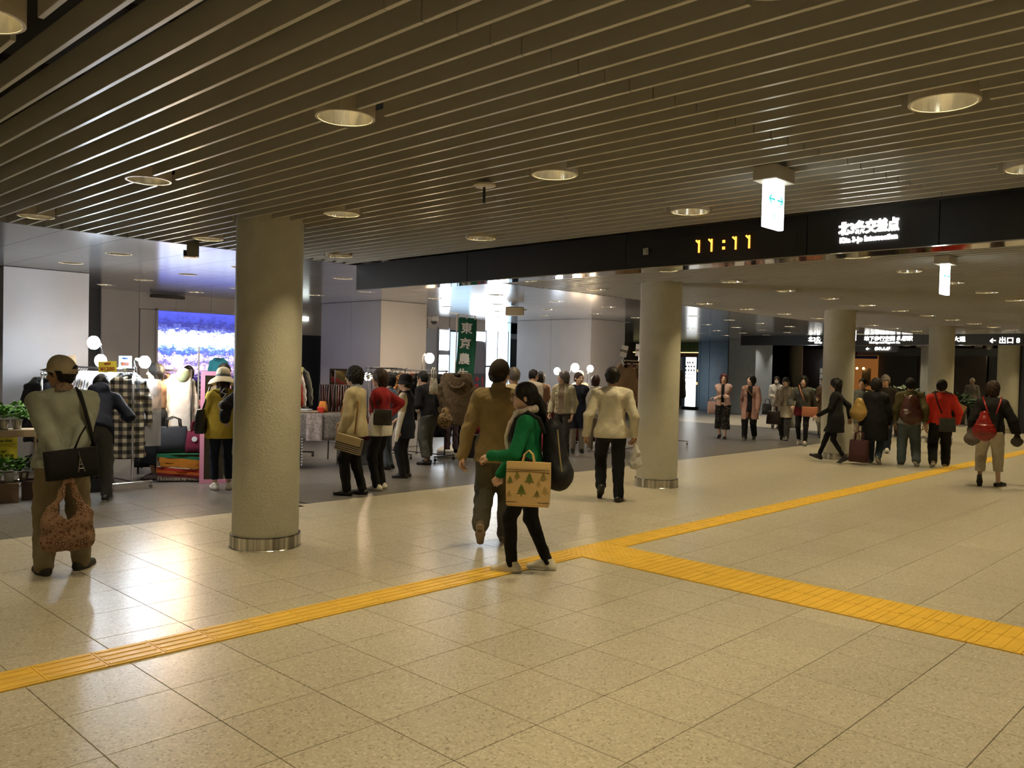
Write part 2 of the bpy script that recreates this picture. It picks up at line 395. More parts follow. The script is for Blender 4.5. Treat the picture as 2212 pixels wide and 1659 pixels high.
MB().tube([(-.01,4.36,2.70),(-.014,4.345,2.683),(-.01,4.335,2.665)],.004,6).build('sensor_mark',mat('pale mark',(.8,.8,.8),.5),s1)
text('place_name','北3条交差点',.098,WSIGN,(-.004,2.41,2.708),(0,-1,0),(0,0,1),bm,bold=.0035,sx=.80)  # bold strokes here and below stand in for bloom around the lit letters
text('romanised_name','Kita 3-jo Intersection',.052,WSIGN,(-.004,2.41,2.628),(0,-1,0),(0,0,1),bm,bold=.0022,sx=.92)
b2=empty('sign_beam',(26.5,0,0),label='distant black overhead sign beam with several lit direction signs',cat='sign')
for a,b in zip((14.56,11.6,8.6,5.6,2.6,-.4),(11.6,8.6,5.6,2.6,-.4,-2)): MB().box((.1,(a+b)/2,2.695),(.2,a-b-.008,.31)).build('panel',BLK,b2)
MB().box((.1,6.3,2.537),(.22,16.5,.008)).build('underside',CHR,b2)
MB().box((.1,10.3,2.43),(.1,1.95,.20)).build('hanging_panel',BLK,b2)
for y,s_,sz,z in ((11.93,'北3条',.17,2.72),(11.8,'Kita 3-jo',.07,2.62),(9.62,'地下歩行空間 札幌駅',.155,2.73),(9.72,'Underground Sapporo Sta.',.085,2.62),(7.62,'大通',.16,2.70),(10.22,'←',.12,2.425),(9.78,'赤れんが',.115,2.425),(6.46,'← 出口 8',.19,2.66)):
    text('lit_text',s_,sz,WFAR,(-.006,y,z),(0,-1,0),(0,0,1),b2,bold=.004)
# hanging exit sign in front of the beam, and its twin behind the beam
BEI=mat('beige sign box',(.42,.39,.33),.45); EXW=emi('exit sign white',(.93,1,.97),5.5); CYA=emi('exit sign cyan arrow',(.05,.62,.62),1.3)
def exit_sign(loc,lab,h):
    o=empty('guidance_sign',loc,label=lab,cat='sign')
    MB().box((0,0,-.04),(.24,.15,.085),bev=.004).build('ceiling_box',BEI,o)
    p=MB().box((0,0,-.085-h/2),(.215,.035,h),bev=.003).build('lit_panel',EXW,o)
    mb=MB()
    for s_ in (-1,1):
        yy=-.0185; zc=-.085-h*.38
        mb.box((s_*.045,yy,zc),(.06,.002,.011)); 
        for t in (-1,1): mb.box((s_*.071,yy,zc+t*.012),(.038,.002,.010),M=Matrix.Rotation(s_*t*.75,4,'Y'))
    mb.build('arrow',CYA,p)
    MB().box((-.02,-.0185,-.085-h*.8),(.006,.002,.05)).build('pictogram',CYA,p)
exit_sign((4.69,2.39,2.853),'bright white hanging panel with cyan double arrow under a beige ceiling box',.27)
exit_sign((9.2,2.80,2.853),'smaller white lit hanging panel seen just below the black sign beam',.30)
exit_sign((22.0,8.85,2.853),'far small white lit panel just right of the third column top',.26)
# ---------------------------------------------------------------- figures: implicit surfaces meshed with surface nets
class SDF:
    def __init__(s,lo,hi,v):
        s.v=v; s.lo=np.array(lo,float); n=np.maximum(4,np.ceil((np.array(hi)-s.lo)/v).astype(int)+1); s.n=n
        s.ax=[(s.lo[i]+v*np.arange(n[i])).astype(np.float32) for i in range(3)]
        s.D=np.full(n,.06,np.float32)
    def _sub(s,lo,hi):
        a=np.clip(np.floor((np.array(lo)-s.lo)/s.v).astype(int),0,s.n); b=np.clip(np.ceil((np.array(hi)-s.lo)/s.v).astype(int)+1,0,s.n)
        if (b<=a).any(): return None
        return tuple(slice(i,j) for i,j in zip(a,b)),[s.ax[i][a[i]:b[i]] for i in range(3)]
    def _mix(s,sl,d,k):
        o=s.D[sl]
        if k>0:
            h=np.clip(.5+.5*(o-d)/k,0,1); s.D[sl]=o*(1-h)+d*h-k*h*(1-h)
        else: s.D[sl]=np.minimum(o,d)
    def cone(s,a,b,ra,rb,k=.02,fl=None,q=1.):
        """tapered limb; fl = direction in which it is flattened, q = how much (>1)"""
        a=np.array(a,float); b=np.array(b,float); R=max(ra,rb)+.05
        g=s._sub(np.minimum(a,b)-R,np.maximum(a,b)+R)
        if g is None: return s
        sl,(x,y,z)=g; x=x[:,None,None]-a[0]; y=y[None,:,None]-a[1]; z=z[None,None,:]-a[2]; ba=b-a; L=max(1e-9,float(ba@ba))
        t=np.clip((x*ba[0]+y*ba[1]+z*ba[2])/L,0,1); dx=x-t*ba[0]; dy=y-t*ba[1]; dz=z-t*ba[2]
        r2=dx*dx+dy*dy+dz*dz
        if fl is not None: c=dx*fl[0]+dy*fl[1]+dz*fl[2]; r2=r2+c*c*(q*q-1)
        s._mix(sl,np.sqrt(r2)-(ra+(rb-ra)*t),k); return s
    def ell(s,c,r,M=None,k=.015,sub=False):
        c=np.array(c,float); r=np.array(r,float); R=r.max()+.05; g=s._sub(c-R,c+R)
        if g is None: return s
        sl,(x,y,z)=g; x=x[:,None,None]-c[0]; y=y[None,:,None]-c[1]; z=z[None,None,:]-c[2]
        if M is not None: x,y,z=[M[0][i]*x+M[1][i]*y+M[2][i]*z for i in range(3)]   # to local axes (columns of M)
        q=np.sqrt((x/r[0])**2+(y/r[1])**2+(z/r[2])**2); d=(q-1)*r.min()*(.5+.5*np.minimum(1,r.mean()/r.min()))
        if sub: s.D[sl]=np.maximum(s.D[sl],-d)
        else: s._mix(sl,d.astype(np.float32),k)
        return s
    def cut(s,p,n):
        """drop what lies on the side n points to"""
        x,y,z=s.ax; s.D=np.maximum(s.D,((x[:,None,None]-p[0])*n[0]+(y[None,:,None]-p[1])*n[1]+(z[None,None,:]-p[2])*n[2]).astype(np.float32)); return s
    def folds(s,amp,sd=0,f=1.):
        r=np.random.RandomState(sd); x,y,z=s.ax; x=x[:,None,None]; y=y[None,:,None]; z=z[None,None,:]; p=r.uniform(0,6,6)
        o_=amp*.4*np.sin(f*(61*x-33*z+p[5])+2*np.sin(f*21*z))*np.sin(f*(47*y+29*z)+p[1]) ; s.D=s.D+(o_+amp*(np.sin(f*(24*x+11*z+3*np.sin(f*8*y+p[0]))+p[1])*np.sin(f*(9*z-13*y)+p[2])+.6*np.sin(f*(31*z+17*y-12*x)+p[3])*np.sin(f*(19*x+7*y)+p[4]))).astype(np.float32); return s
    def nets(s):
        D=s.D; S_=D<0; n=s.n
        # keep the border outside
        for a in range(3):
            for e in (0,-1):
                i=[slice(None)]*3; i[a]=e; D[tuple(i)]=np.maximum(D[tuple(i)],.001)
        S_=D<0
        c=np.zeros(n-1,np.int8)
        for i in (0,1):
            for j in (0,1):
                for k in (0,1): c+=S_[i:n[0]-1+i,j:n[1]-1+j,k:n[2]-1+k]
        act=np.argwhere((c>0)&(c<8)); m=len(act)
        if m==0: return np.zeros((0,3)),np.zeros((0,4),int)
        idx=np.full(n-1,-1,np.int32); idx[act[:,0],act[:,1],act[:,2]]=np.arange(m)
        cor=np.array([(i,j,k) for i in (0,1) for j in (0,1) for k in (0,1)])
        val=np.stack([D[act[:,0]+o[0],act[:,1]+o[1],act[:,2]+o[2]] for o in cor],1)
        acc=np.zeros((m,3)); cnt=np.zeros(m)
        for p in range(8):
            for q in range(p+1,8):
                if abs(cor[p]-cor[q]).sum()!=1: continue
                a,b=val[:,p],val[:,q]; cr=(a<0)!=(b<0); t=np.where(cr,a/np.where(a==b,1,a-b),0)
                acc+=np.where(cr[:,None],cor[p]+t[:,None]*(cor[q]-cor[p]),0); cnt+=cr
        V=(act+acc/cnt[:,None])*s.v+s.lo
        F=[]
        for ax in range(3):
            u,w=(ax+1)%3,(ax+2)%3
            A=np.take(S_,range(n[ax]-1),ax); B=np.take(S_,range(1,n[ax]),ax)
            e=np.argwhere(A!=B); e=e[(e[:,u]>0)&(e[:,w]>0)&(e[:,u]<n[u]-1)&(e[:,w]<n[w]-1)]
            if len(e)==0: continue
            sg=A[e[:,0],e[:,1],e[:,2]]
            def at(du,dw):
                f=e.copy(); f[:,u]-=du; f[:,w]-=dw; return idx[f[:,0],f[:,1],f[:,2]]
            q=np.stack([at(1,1),at(0,1),at(0,0),at(1,0)],1); q[~sg]=q[~sg][:,::-1]; F.append(q)
        return V,np.concatenate(F)
def arrays_mesh(name,VF,m,smooth=True):
    V=[];F=[];n=0
    for v,f in VF: V.append(v); F.append(f+n); n+=len(v)
    V=np.concatenate(V); F=np.concatenate(F); me=bpy.data.meshes.new(name)
    me.vertices.add(len(V)); me.vertices.foreach_set('co',V.astype(np.float32).ravel()); me.loops.add(F.size); me.loops.foreach_set('vertex_index',F.astype(np.int32).ravel())
    me.polygons.add(len(F)); me.polygons.foreach_set('loop_start',np.arange(0,F.size,4,dtype=np.int32)); me.polygons.foreach_set('loop_total',np.full(len(F),4,np.int32))
    me.update(calc_edges=True); me.validate(); me.materials.append(m)
    if smooth: me.shade_smooth()
    return me
def ik(a,t,l1,l2,hint):
    a=np.array(a,float); t=np.array(t,float); d=t-a; L=np.linalg.norm(d)
    if L>(l1+l2)*.998: t=a+d/L*(l1+l2)*.998; d=t-a; L=np.linalg.norm(d)
    L=max(L,abs(l1-l2)+.02)
    u=d/np.linalg.norm(d); x=(l1*l1-l2*l2+L*L)/(2*L); h=math.sqrt(max(0,l1*l1-x*x)); hv=np.array(hint,float); hv=hv-u*(hv@u); hv/=max(1e-6,np.linalg.norm(hv))
    return a+u*x+hv*h, t
def rotx(a): c,s=math.cos(a),math.sin(a); return np.array([[1,0,0],[0,c,-s],[0,s,c]])
def rotz(a): c,s=math.cos(a),math.sin(a); return np.array([[c,-s,0],[s,c,0],[0,0,1]])
def roty(a): c,s=math.cos(a),math.sin(a); return np.array([[c,0,s],[0,1,0],[-s,0,c]])
SKIN=mat('skin',(.56,.335,.215),.5,noise=.06,nscale=9); SKIN2=mat('lighter skin',(.64,.42,.30),.5,noise=.06,nscale=9); SKIN3=mat('tanned skin',(.40,.23,.14),.5,noise=.06,nscale=9)
EYE=mat('dark eyes',(.015,.012,.01),.25); LIP=mat('lips',(.38,.13,.11),.5)
HAIRK=mat('black hair',(.008,.007,.006),.55,spec=.22,noise=.4,nscale=30,bump=.6,bscale=70,stretch=(1,1,.15)); HAIRB=mat('brown hair',(.030,.015,.010),.55,spec=.25,noise=.4,nscale=30,bump=.6,bscale=70,stretch=(1,1,.15))
HAIRG=mat('greying hair',(.10,.085,.08),.5,noise=.5,nscale=30,bump=.6,bscale=70,stretch=(1,1,.15)); HAIRW=mat('white hair',(.62,.57,.48),.5,noise=.2,nscale=30,bump=.6,bscale=70)
HANDS={'down':(.235,.03,.76),'back':(.035,-.185,.80),'front':(.07,.25,1.0),'fwd':(.215,.19,.80),'aft':(.235,-.17,.80),'reach':(.16,.44,1.02),'hip':(.20,-.08,.93),'chest':(.02,.23,1.13),'belly':(.09,.24,1.02),'strap':(.13,.14,1.18),'high':(.2,.42,1.25),'side':(.50,.25,1.12)}
def hand_mesh(w,d,n,s,side,curl,vox,fore):
    """palm, four unequal bent fingers and a thumb from the side of the palm; w wrist, d pointing to the fingertips, n out of the palm"""
    d=d/np.linalg.norm(d); n=n-d*(n@d); n/=max(1e-6,np.linalg.norm(n)); x=np.cross(d,n)*side
    g=SDF(w-.2*s,w+.2*s,vox); P=lambda a,b,c: w+s*(a*x+b*d+c*n)
    g.cone(fore,w,.032*s,.024*s,.01); g.cone(w,P(0,.03,0),.024*s,.024*s,.012)
    for i,(o,l,r) in enumerate(((.030,.072,.0088),(.010,.080,.0092),(-.010,.074,.0088),(-.028,.058,.0078))):
        k=P(o,.088-.005*abs(i-1),-.004); g.cone(P(o*.45,.012,0),k,.014*s,.0115*s,.010)
        a=.25+curl*(.8+.12*i); p=k
        for j,f in enumerate((.45,.31,.24)):
            q=p+s*l*f*(math.cos(a)*d+math.sin(a)*n+(.06*(1-curl))*(1-i/1.5)*x); g.cone(p,q,r*s*(1-.1*j),r*s*(.9-.1*j),.003); p=q; a+=curl*.95
    b=P(.022,.022,.006); c=P(.050,.058,.020); e=P(.047-.012*curl,.086,.030); g.cone(b,c,.015*s,.0105*s,.008); g.cone(c,e,.0105*s,.0085*s,.003)
    return g.nets()
def person(pos,h,face,label,hair=('short',HAIRK),top=None,bottom=None,shoes=None,hands=('down','down'),feet=None,lean=0,head=(0,0),male=False,skin=SKIN,q=.012,wide=1.,curl=(.45,.45),hat=None,extra=None,group=None,elbow=(0,0),facepaint=True,twist=0,hip=0,collar=None):
    """pos on the floor, face = turn relative to the line of sight (0 away from the camera, 90 facing left, 180 towards it)"""
    s=h/1.6; rz=math.atan2(pos[1],pos[0])+math.radians(face)-math.pi/2
    root=empty('person',(pos[0],pos[1],0),rz,label,'person',group)
    sh=(.178 if male else .160)*wide
    feet=feet or [(-.09,0,0,0,.12),(.09,0,0,0,-.12)]          # side, forward, lift, pitch, yaw
    L1,L2=.375,.385; pz=.83; A=[]
    for fx,fy,fz,fp,fyw in feet:
        ank=np.array([fx,fy,.075+fz]); 
        if fp: ank=np.array([fx,fy,fz])+rotx(-fp)@np.array([0,-.11,.075])+np.array([0,.11,0]) if fp>0 else np.array([fx,fy,fz])+rotx(-fp)@np.array([0,.05,.075])+np.array([0,-.05,0])
        A.append(ank); dd=math.hypot(fx-math.copysign(.085,fx),fy-hip); pz=min(pz,ank[2]+math.sqrt(max(.04,(L1+L2)**2*.99-dd*dd)))
    # lift matters only for the supporting leg
    sup=[i for i,f in enumerate(feet) if f[2]<.02 and abs(f[3])<.3] or [0]
    pz=min(.83,min(A[i][2]+math.sqrt(max(.04,(L1+L2)**2*.992-(feet[i][0]-math.copysign(.085,feet[i][0]))**2-(feet[i][1]-hip)**2)) for i in sup))
    pel=np.array([0,hip,pz]); T=rotx(-math.radians(lean)); TW=T@rotz(math.radians(twist))
    tp=lambda x,y,z: pel+TW@np.array([x,y,z-.83])          # torso point, z as if standing
    hd=T@rotz(math.radians(head[0]))@rotx(-math.radians(head[1])+math.radians(lean)*.6); hc=tp(0,.015,1.385)+hd@np.array([0,.012,.10])
    legs=[]
    for i,(f,a) in enumerate(zip(feet,A)):
        hp=pel+np.array([math.copysign(.085,f[0]),0,-.01]); kn,an=ik(hp,a,L1,L2,(f[0]*.6,1,0)); legs.append((hp,kn,an))
    arms=[]
    for i,sd in enumerate((-1,1)):
        S0=tp(sd*sh*.96,0,1.272); tgt=hands[i]; tgt=HANDS[tgt] if isinstance(tgt,str) else tgt
        t=np.array([sd*tgt[0] if isinstance(hands[i],str) else tgt[0],tgt[1],tgt[2]]); t=t+np.array([0,hip,pz-.83])
        hint=np.array([sd*(.5+elbow[i]),-1,-.25]); el,wr=ik(S0,t,.275,.245,hint); arms.append((S0,el,wr))
    sc=lambda p: np.array(p)*s
    def emit(name,sdf,m,par=root):
        VF=sdf if isinstance(sdf,list) else [sdf.nets()]
        VF=[x for x in VF if len(x[1])]
        return link(name,arrays_mesh(name,VF,m),par)
    def G(lo,hi,v): return SDF(np.array(lo)*s,np.array(hi)*s,v)
    C=lambda g,a,b,ra,rb,k=.02,fl=None,qq=1.: g.cone(sc(a),sc(b),ra*s,rb*s,k*s,fl,qq)
    fw=TW@np.array([0,1,0])
    allp=np.array([p for l in legs for p in l]+[p for a in arms for p in a]+[hc,tp(0,0,1.4),pel]); lo=allp.min(0)-.24; hi=allp.max(0)+.24; lo[2]=-.02
    # body: one continuous skin
    vb=max(q,.013)*1.35
    g=G(lo,hi,vb)
    C(g,tp(0,0,.86),tp(0,0,1.0),.135,.115,.04,fw,1.35); C(g,tp(0,0,1.0),tp(0,0,1.22),.115,.135,.04,fw,1.4); C(g,tp(-sh*.8,0,1.29),tp(sh*.8,0,1.29),.05,.05,.05); C(g,tp(0,-.005,1.28),tp(0,.012,1.42),.056,.050,.03)
    for hp,kn,an in legs: C(g,hp,kn,.062,.043,.03); C(g,kn,an,.043,.032,.02)
    for a,e,w in arms: C(g,a,e,.046,.036,.03); C(g,e,w,.036,.025,.01)
    VF=[g.nets()]
    # head
    vh=max(.0058,q*.56); g=SDF(sc(hc)-.19*s,sc(hc)+.19*s,vh); hp_=lambda x,y,z: sc(hc+hd@np.array([x,y,z]))
    g.ell(hp_(0,-.012,.022),np.array([.074,.094,.092])*s,hd,.01); g.ell(hp_(0,.022,-.045),np.array([.058,.064,.072])*s,hd,.025*s); g.ell(hp_(0,.052,-.088),np.array([.030,.028,.022])*s,hd,.02*s)
    g.cone(hp_(0,-.02,-.05),sc(tp(0,0,1.30)),.052*s,.056*s,.02*s)
    g.cone(hp_(0,.082,.012),hp_(0,.104,-.030),.009*s,.0135*s,.012*s); g.ell(hp_(0,.094,-.034),np.array([.018,.012,.009])*s,hd,.006*s)
    for sd in (-1,1):
        g.ell(hp_(sd*.034,.082,.012),np.array([.016,.012,.010])*s,hd,sub=True); g.ell(hp_(sd*.034,.072,.010),np.array([.016,.014,.012])*s,hd,.003*s); g.ell(hp_(sd*.034,.079,.028),np.array([.020,.010,.008])*s,hd,.008*s)
        g.ell(hp_(sd*.076,-.012,-.008),np.array([.010,.020,.032])*s,hd,.006*s); g.ell(hp_(sd*.042,.055,-.028),np.array([.02,.02,.02])*s,hd,.02*s)
    g.ell(hp_(0,.080,-.062),np.array([.026,.014,.010])*s,hd,.008*s)
    VF.append(g.nets())
    hv=min(.0085,max(.0046,q*.5))
    for i,((a,e,w),sd) in enumerate(zip(arms,(-1,1))):
        d=w-e; d=d/np.linalg.norm(d)
        n=np.array([-sd,.15,0.]) if abs(d[2])>.6 else np.array([-sd*.35,0.,-1.]) 
        VF.append(hand_mesh(sc(w),d,n,s,sd*-1 if False else -sd,curl[i],hv,sc(w-d*.06)))
    emit('body',VF,skin)
    if facepaint:
        mb=MB(); ml=MB()
        for sd in (-1,1): mb.ball(hp_(sd*.034,.0845,.010),(.0125*s,.005*s,.0055*s)); 
        for sd in (-1,1):
            mb2=MB(); mb2.ball((0,0,0),(.0115*s,.0045*s,.0058*s),8,6); e=link('eye',mb2.mesh('eye',EYE),root,hp_(sd*.034,.0845,.010)); e.rotation_euler=Matrix(hd.tolist()).to_euler()
        m_=MB().ball((0,0,0),(.021*s,.004*s,.0065*s),10,6).build('mouth',LIP,root,loc=hp_(0,.0915,-.062)); m_.rotation_euler=Matrix(hd.tolist()).to_euler()
    # hair
    st,hm=hair
    if st!='none':
        g=SDF(sc(hc)-np.array([.19,.19,.36])*s,sc(hc)+np.array([.19,.19,.2])*s,max(.0065,q*.7)); big={'curly':.022,'bob':.012,'wavy':.016}.get(st,.008)
        g.ell(hp_(0,-.016,.026),np.array([.078+big,.098+big,.096+big*.9])*s,hd,.01)
        if st in ('bob','wavy','long','curly'):
            dn={'bob':-.085,'wavy':-.14,'long':-.22,'curly':-.07}[st]
            for sd in (-1,1): g.cone(hp_(sd*.062,-.022,.02),hp_(sd*.058,-.03,dn),.032*s,.026*s,.02*s)
            g.cone(hp_(0,-.07-(.035 if st=='long' else 0),.0),hp_(0,-.075-(.04 if st=='long' else 0),dn),.05*s,.04*s,.03*s); g.cone(hp_(-.04,-.06,.0),hp_(.04,-.06,dn*.9),.045*s,.04*s,.03*s)
        else:
            g.cone(hp_(0,-.07,0),hp_(0,-.055,-.055),.045*s,.036*s,.02*s)
            for sd in (-1,1): g.cone(hp_(sd*.055,-.03,.02),hp_(sd*.05,-.045,-.04),.035*s,.028*s,.02*s)
        if st=='bun': g.ell(hp_(0,-.135,.015),np.array([.042,.04,.042])*s,hd,.02*s)
        if st=='pony': g.cone(hp_(0,-.11,-.01),hp_(.0,-.175,-.13),.040*s,.048*s,.02*s); g.cone(hp_(0,-.175,-.13),hp_(0,-.17,-.21),.048*s,.02*s,.02*s)
        g.ell(hp_(0,.098,-.050),np.array([.064,.070,.098])*s,hd,sub=True); g.ell(hp_(0,.115,-.03),np.array([.052,.07,.115 if st!='bald' else .15])*s,hd,sub=True)
        if st=='short':
            for sd in (-1,1): g.ell(hp_(sd*.085,.005,-.025),np.array([.03,.026,.040])*s,hd,sub=True)
        if hat: g.cut(hp_(0,0,.018),hd@np.array([0,-.12,1.]))
        g.folds(.0065*s if st in ('curly','wavy') else .0025*s,3,2.2 if st!='curly' else 5.0); emit('hair',g,hm)
    # clothing
    tophem=min([t_.get('hem',.80) for t_ in (top if isinstance(top,list) else [top])]) if top else 1.0
    if bottom:
        t=bottom; loose=t.get('loose',0); hz=t.get('hem',.05); v=q
        g=G(lo,hi,v)
        if t['t']=='skirt':
            wz=t.get('waist',1.0); r=t.get('r',.20); z0=hz-.83+pz if hz<pz else hz
            kn=(legs[0][1]+legs[1][1])/2; cb=np.array([kn[0]*.4,kn[1]*.7+hip*.3,0]); sp=max(abs(legs[0][2][1]-legs[1][2][1]),.0)*.35
            C(g,tp(0,0,wz),tp(0,0,.86),.118,.158,.03,fw,1.3); C(g,tp(0,0,.86),(cb[0],cb[1]-sp*.4,hz-.05),.16,r,.04,np.array([0,1,0]),1.15 if sp<.1 else 1.); C(g,tp(0,0,.86),(cb[0],cb[1]+sp*.4,hz-.05),.16,r,.04,np.array([0,1,0]),1.15 if sp<.1 else 1.)
            g.folds(t.get('fold',.008)*s,5,1.1); g.cut(sc((0,0,hz)),(0,0,-1))
        else:
            C(g,tp(0,0,1.0),tp(0,0,.87),.120+loose*.3,.143+loose*.4,.03,fw,1.3); C(g,tp(-.06,-.03,.85),tp(.06,-.03,.85),.105+loose*.4,.105+loose*.4,.04,fw,1.05)
            for (hp,kn,an),f in zip(legs,feet):
                cu=t.get('flare',0); C(g,hp,kn,.088+loose*.75,.064+loose,.03)
                en=an if hz<.12 else kn+(an-kn)*max(.05,min(1,(kn[2]-hz+.07)/max(.05,kn[2]-an[2])))
                C(g,kn,en,.064+loose,.048+loose*1.1+cu,.02)
            g.folds(.0045*s,sum(map(ord,label))%97,1.5); g.cut(sc(tp(0,0,min(1.0,tophem+.03))),T@np.array([0,0,1.]))
            if hz>=.12: g.cut(sc((0,0,hz)),(0,0,-1))
        emit('skirt' if t['t']=='skirt' else 'trousers',g,t['m'])
    if top:
        tops=top if isinstance(top,list) else [top]
        for t in tops:
            o=t.get('o',.012)*.78; hz=t.get('hem',.80); v=q; g=G(lo,hi,v); fl=t.get('flare',0); rr=1.34
            C(g,tp(0,0,max(hz,.84)-.03),tp(0,0,1.0),.160+o+fl,.128+o+fl*.5,.04,fw,rr)
            if hz<.84: C(g,tp(0,0,.86),tp(0,0,hz-.06) if hz>.55 else (0,hip,hz-.06+pz-.83),.152+o+fl,.155+o*1.6+fl*1.5,.04,fw,rr)
            if hz<.8:
                for hp,kn,an in legs: C(g,hp,hp+(kn-hp)*1.15,.092+o*.8,.080+o+fl*.6,.06)
            C(g,tp(0,0,1.0),tp(0,.004,1.2),.126+o+fl*.4,.146+o,.05,fw,rr); C(g,tp(-sh*.80,-.004,1.27),tp(sh*.80,-.004,1.27),.055+o*.8,.055+o*.8,.05); C(g,tp(0,-.01,1.25),tp(0,.004,1.352),.09+o,.056+o*.5,.035)
            for sd in (-1,1): C(g,tp(sd*.03,-.006,1.338),tp(sd*sh*.9,-.004,1.278),.036+o*.5,.046+o*.7,.03)
            if not male: 
                for sd in (-1,1): g.ell(sc(tp(sd*.068,.072+o,1.165)),np.array([.055,.038,.055])*s,TW,.04*s)
            sl=t.get('sleeve','long'); sr=t.get('sr',0)
            if sl!='none':
                for a,e,w in arms:
                    if sl=='long': C(g,a,e,.052+o*.75,.043+o*.7+sr*.8,.035); C(g,e,w+(w-e)*.0,.041+o*.7+sr*.8,.030+o*.6+sr,.015)
                    elif sl=='34': C(g,a,e,.052+o*.75,.046+o*.7+sr,.035); C(g,e,e+(w-e)*.3,.046+o*.7+sr,.044+o*.7+sr,.015)
                    else: C(g,a,a+(e-a)*.72,.054+o*.75,.054+o+sr,.035)
            if t.get('hood'): g.ell(sc(tp(0,-.10,1.34)),np.array([.11,.06,.09])*s,TW,.03*s)
            g.folds(t.get('fold',.005)*s,(sum(map(ord,label))*7)%89,1.2); g.cut(sc(tp(0,0,hz)) if hz>.55 else sc((0,0,hz+pz-.83)),T@np.array([0,.0,-1.]) if hz>.55 else np.array([0,0,-1.])); g.cut(sc(tp(0,.0,1.366+t.get('collar',0)*.6)),T@np.array([0,.25,1.])/1.03)
            if t.get('open'): # open front: a long gap that shows what is worn underneath
                w_=t['open']; c0=tp(0,.19,.6); 
                for zz in np.arange(hz-.05,1.36,.07): g.ell(sc(tp(0,.16,zz)),np.array([w_*(.75+.5*max(0,(zz-1.1))),.14,.075])*s,TW,sub=True)
            if t.get('vee'): g.ell(sc(tp(0,.12,1.36)),np.array([.055,.14,t['vee']])*s,TW,sub=True)
            emit(t.get('n','top'),g,t['m'])
    if shoes:
        for i,((hp,kn,an),f) in enumerate(zip(legs,feet)):
            B=rotz(f[4])@rotx(-f[3]); base=an-B@np.array([0,0,.075]); F_=lambda x,y,z: sc(base+B@np.array([x,y,z])); up=B@np.array([0,0,1.])
            for nm,m_,z0,z1,gr in (('shoe',shoes['m'],.012 if shoes.get('sole') else 0,.2,0),)+((('sole',shoes['sole'],0,.016,.004),) if shoes.get('sole') else ()):
                g=SDF(F_(0,.05,.05)-.2*s,F_(0,.05,.05)+.2*s,max(.0065,q*.75))
                g.cone(F_(0,-.048,.03),F_(0,.05,.03),(.036+gr)*s,(.042+gr)*s,.01); g.cone(F_(0,.05,.03),F_(0,.148,.022),(.042+gr)*s,(.030+gr)*s,.015)
                if nm=='shoe' and not shoes.get('low'): g.cone(F_(0,-.03,.035),F_(0,-.012,.085),.040*s,.040*s,.02*s); g.cone(F_(0,.0,.08),F_(0,.08,.045),.034*s,.030*s,.02*s)
                g.cut(F_(0,0,z0),-up); g.cut(F_(0,0,z1 if nm=='sole' else shoes.get('top',.10)),up)
                o=emit(nm,g,m_,root if nm=='shoe' else last)
                if nm=='shoe': last=o
    if collar: MB().rings([[tuple(sc(tp(r_*math.cos(a),-.006+r_*1.05*math.sin(a),z_-.022*math.sin(a)-(.012 if math.sin(a)>.9 else 0)))) for a in [2*math.pi*i/24 for i in range(24)]] for r_,z_ in ((.074,1.335),(.064,1.383),(.060,1.390),(.058,1.36))],cap=False).build('collar',collar,root,smooth=True)
    if hat: hat(root,hp_,hd,s)
    if extra: extra(root,tp,sc,arms,hp_,hd,s)
    root['arms']=0; del root['arms']
    return root,dict(arms=[[sc(p) for p in a] for a in arms],tp=lambda x,y,z: sc(tp(x,y,z)),rz=rz,s=s,hp=hp_,hd=hd,pos=pos)
def wpt(info,p):
    c,s_=math.cos(info['rz']),math.sin(info['rz']); return np.array([p[0]*c-p[1]*s_+info['pos'][0],p[0]*s_+p[1]*c+info['pos'][1],p[2]])
def headpart(root,name,mb,m,hp_,hd,smooth=True):
    o=mb.build(name,m,root,smooth=smooth); o.matrix_local=Matrix.Translation(Vector(hp_(0,0,0)))@Matrix(hd.tolist()).to_4x4(); return o
def cap(m,brim=True,back=False,lab=None):
    def f(root,hp_,hd,s):
        mb=MB(); mb.rings([[((.089*math.sin(t))*math.cos(a)*s,(.110*math.sin(t)*math.sin(a)-.012)*s,(.012+.120*math.cos(t)+(.026 if math.sin(a)>0 else .010)*math.sin(a)*math.sin(t))*s) for a in [2*math.pi*i/24 for i in range(24)]] for t in [math.pi/2*1.08*(1-j/8)+.02 for j in range(9)]],cap=True)
        o=headpart(root,'cap',mb,m,hp_,hd)
        if brim:
            b=MB().sheet(lambda u,v:((u-.5)*.15*s*(1-.25*v*v),(.085-.1*(u-.5)**2*4*.6+.075*v*(1-(u-.5)**2*1.6))*s,(.044-.016*v-.05*(u-.5)**2)*s),10,4,.004); bo=b.build('brim',m,o,smooth=True)
        if back:
            MB().sheet(lambda u,v:((u-.5)*.075*s,(-.1225-.002*math.sin(math.pi*u)+.045*(u-.5)**2*4*.25)*s,(.022+v*(.030*math.sin(math.pi*u)))*s),10,4,.003).build('strap_opening',HAIRK,o)
            MB().box((.0*s,-.1275*s,.010*s),(.05*s,.004,.012*s)).build('strap',m,o)
    return f
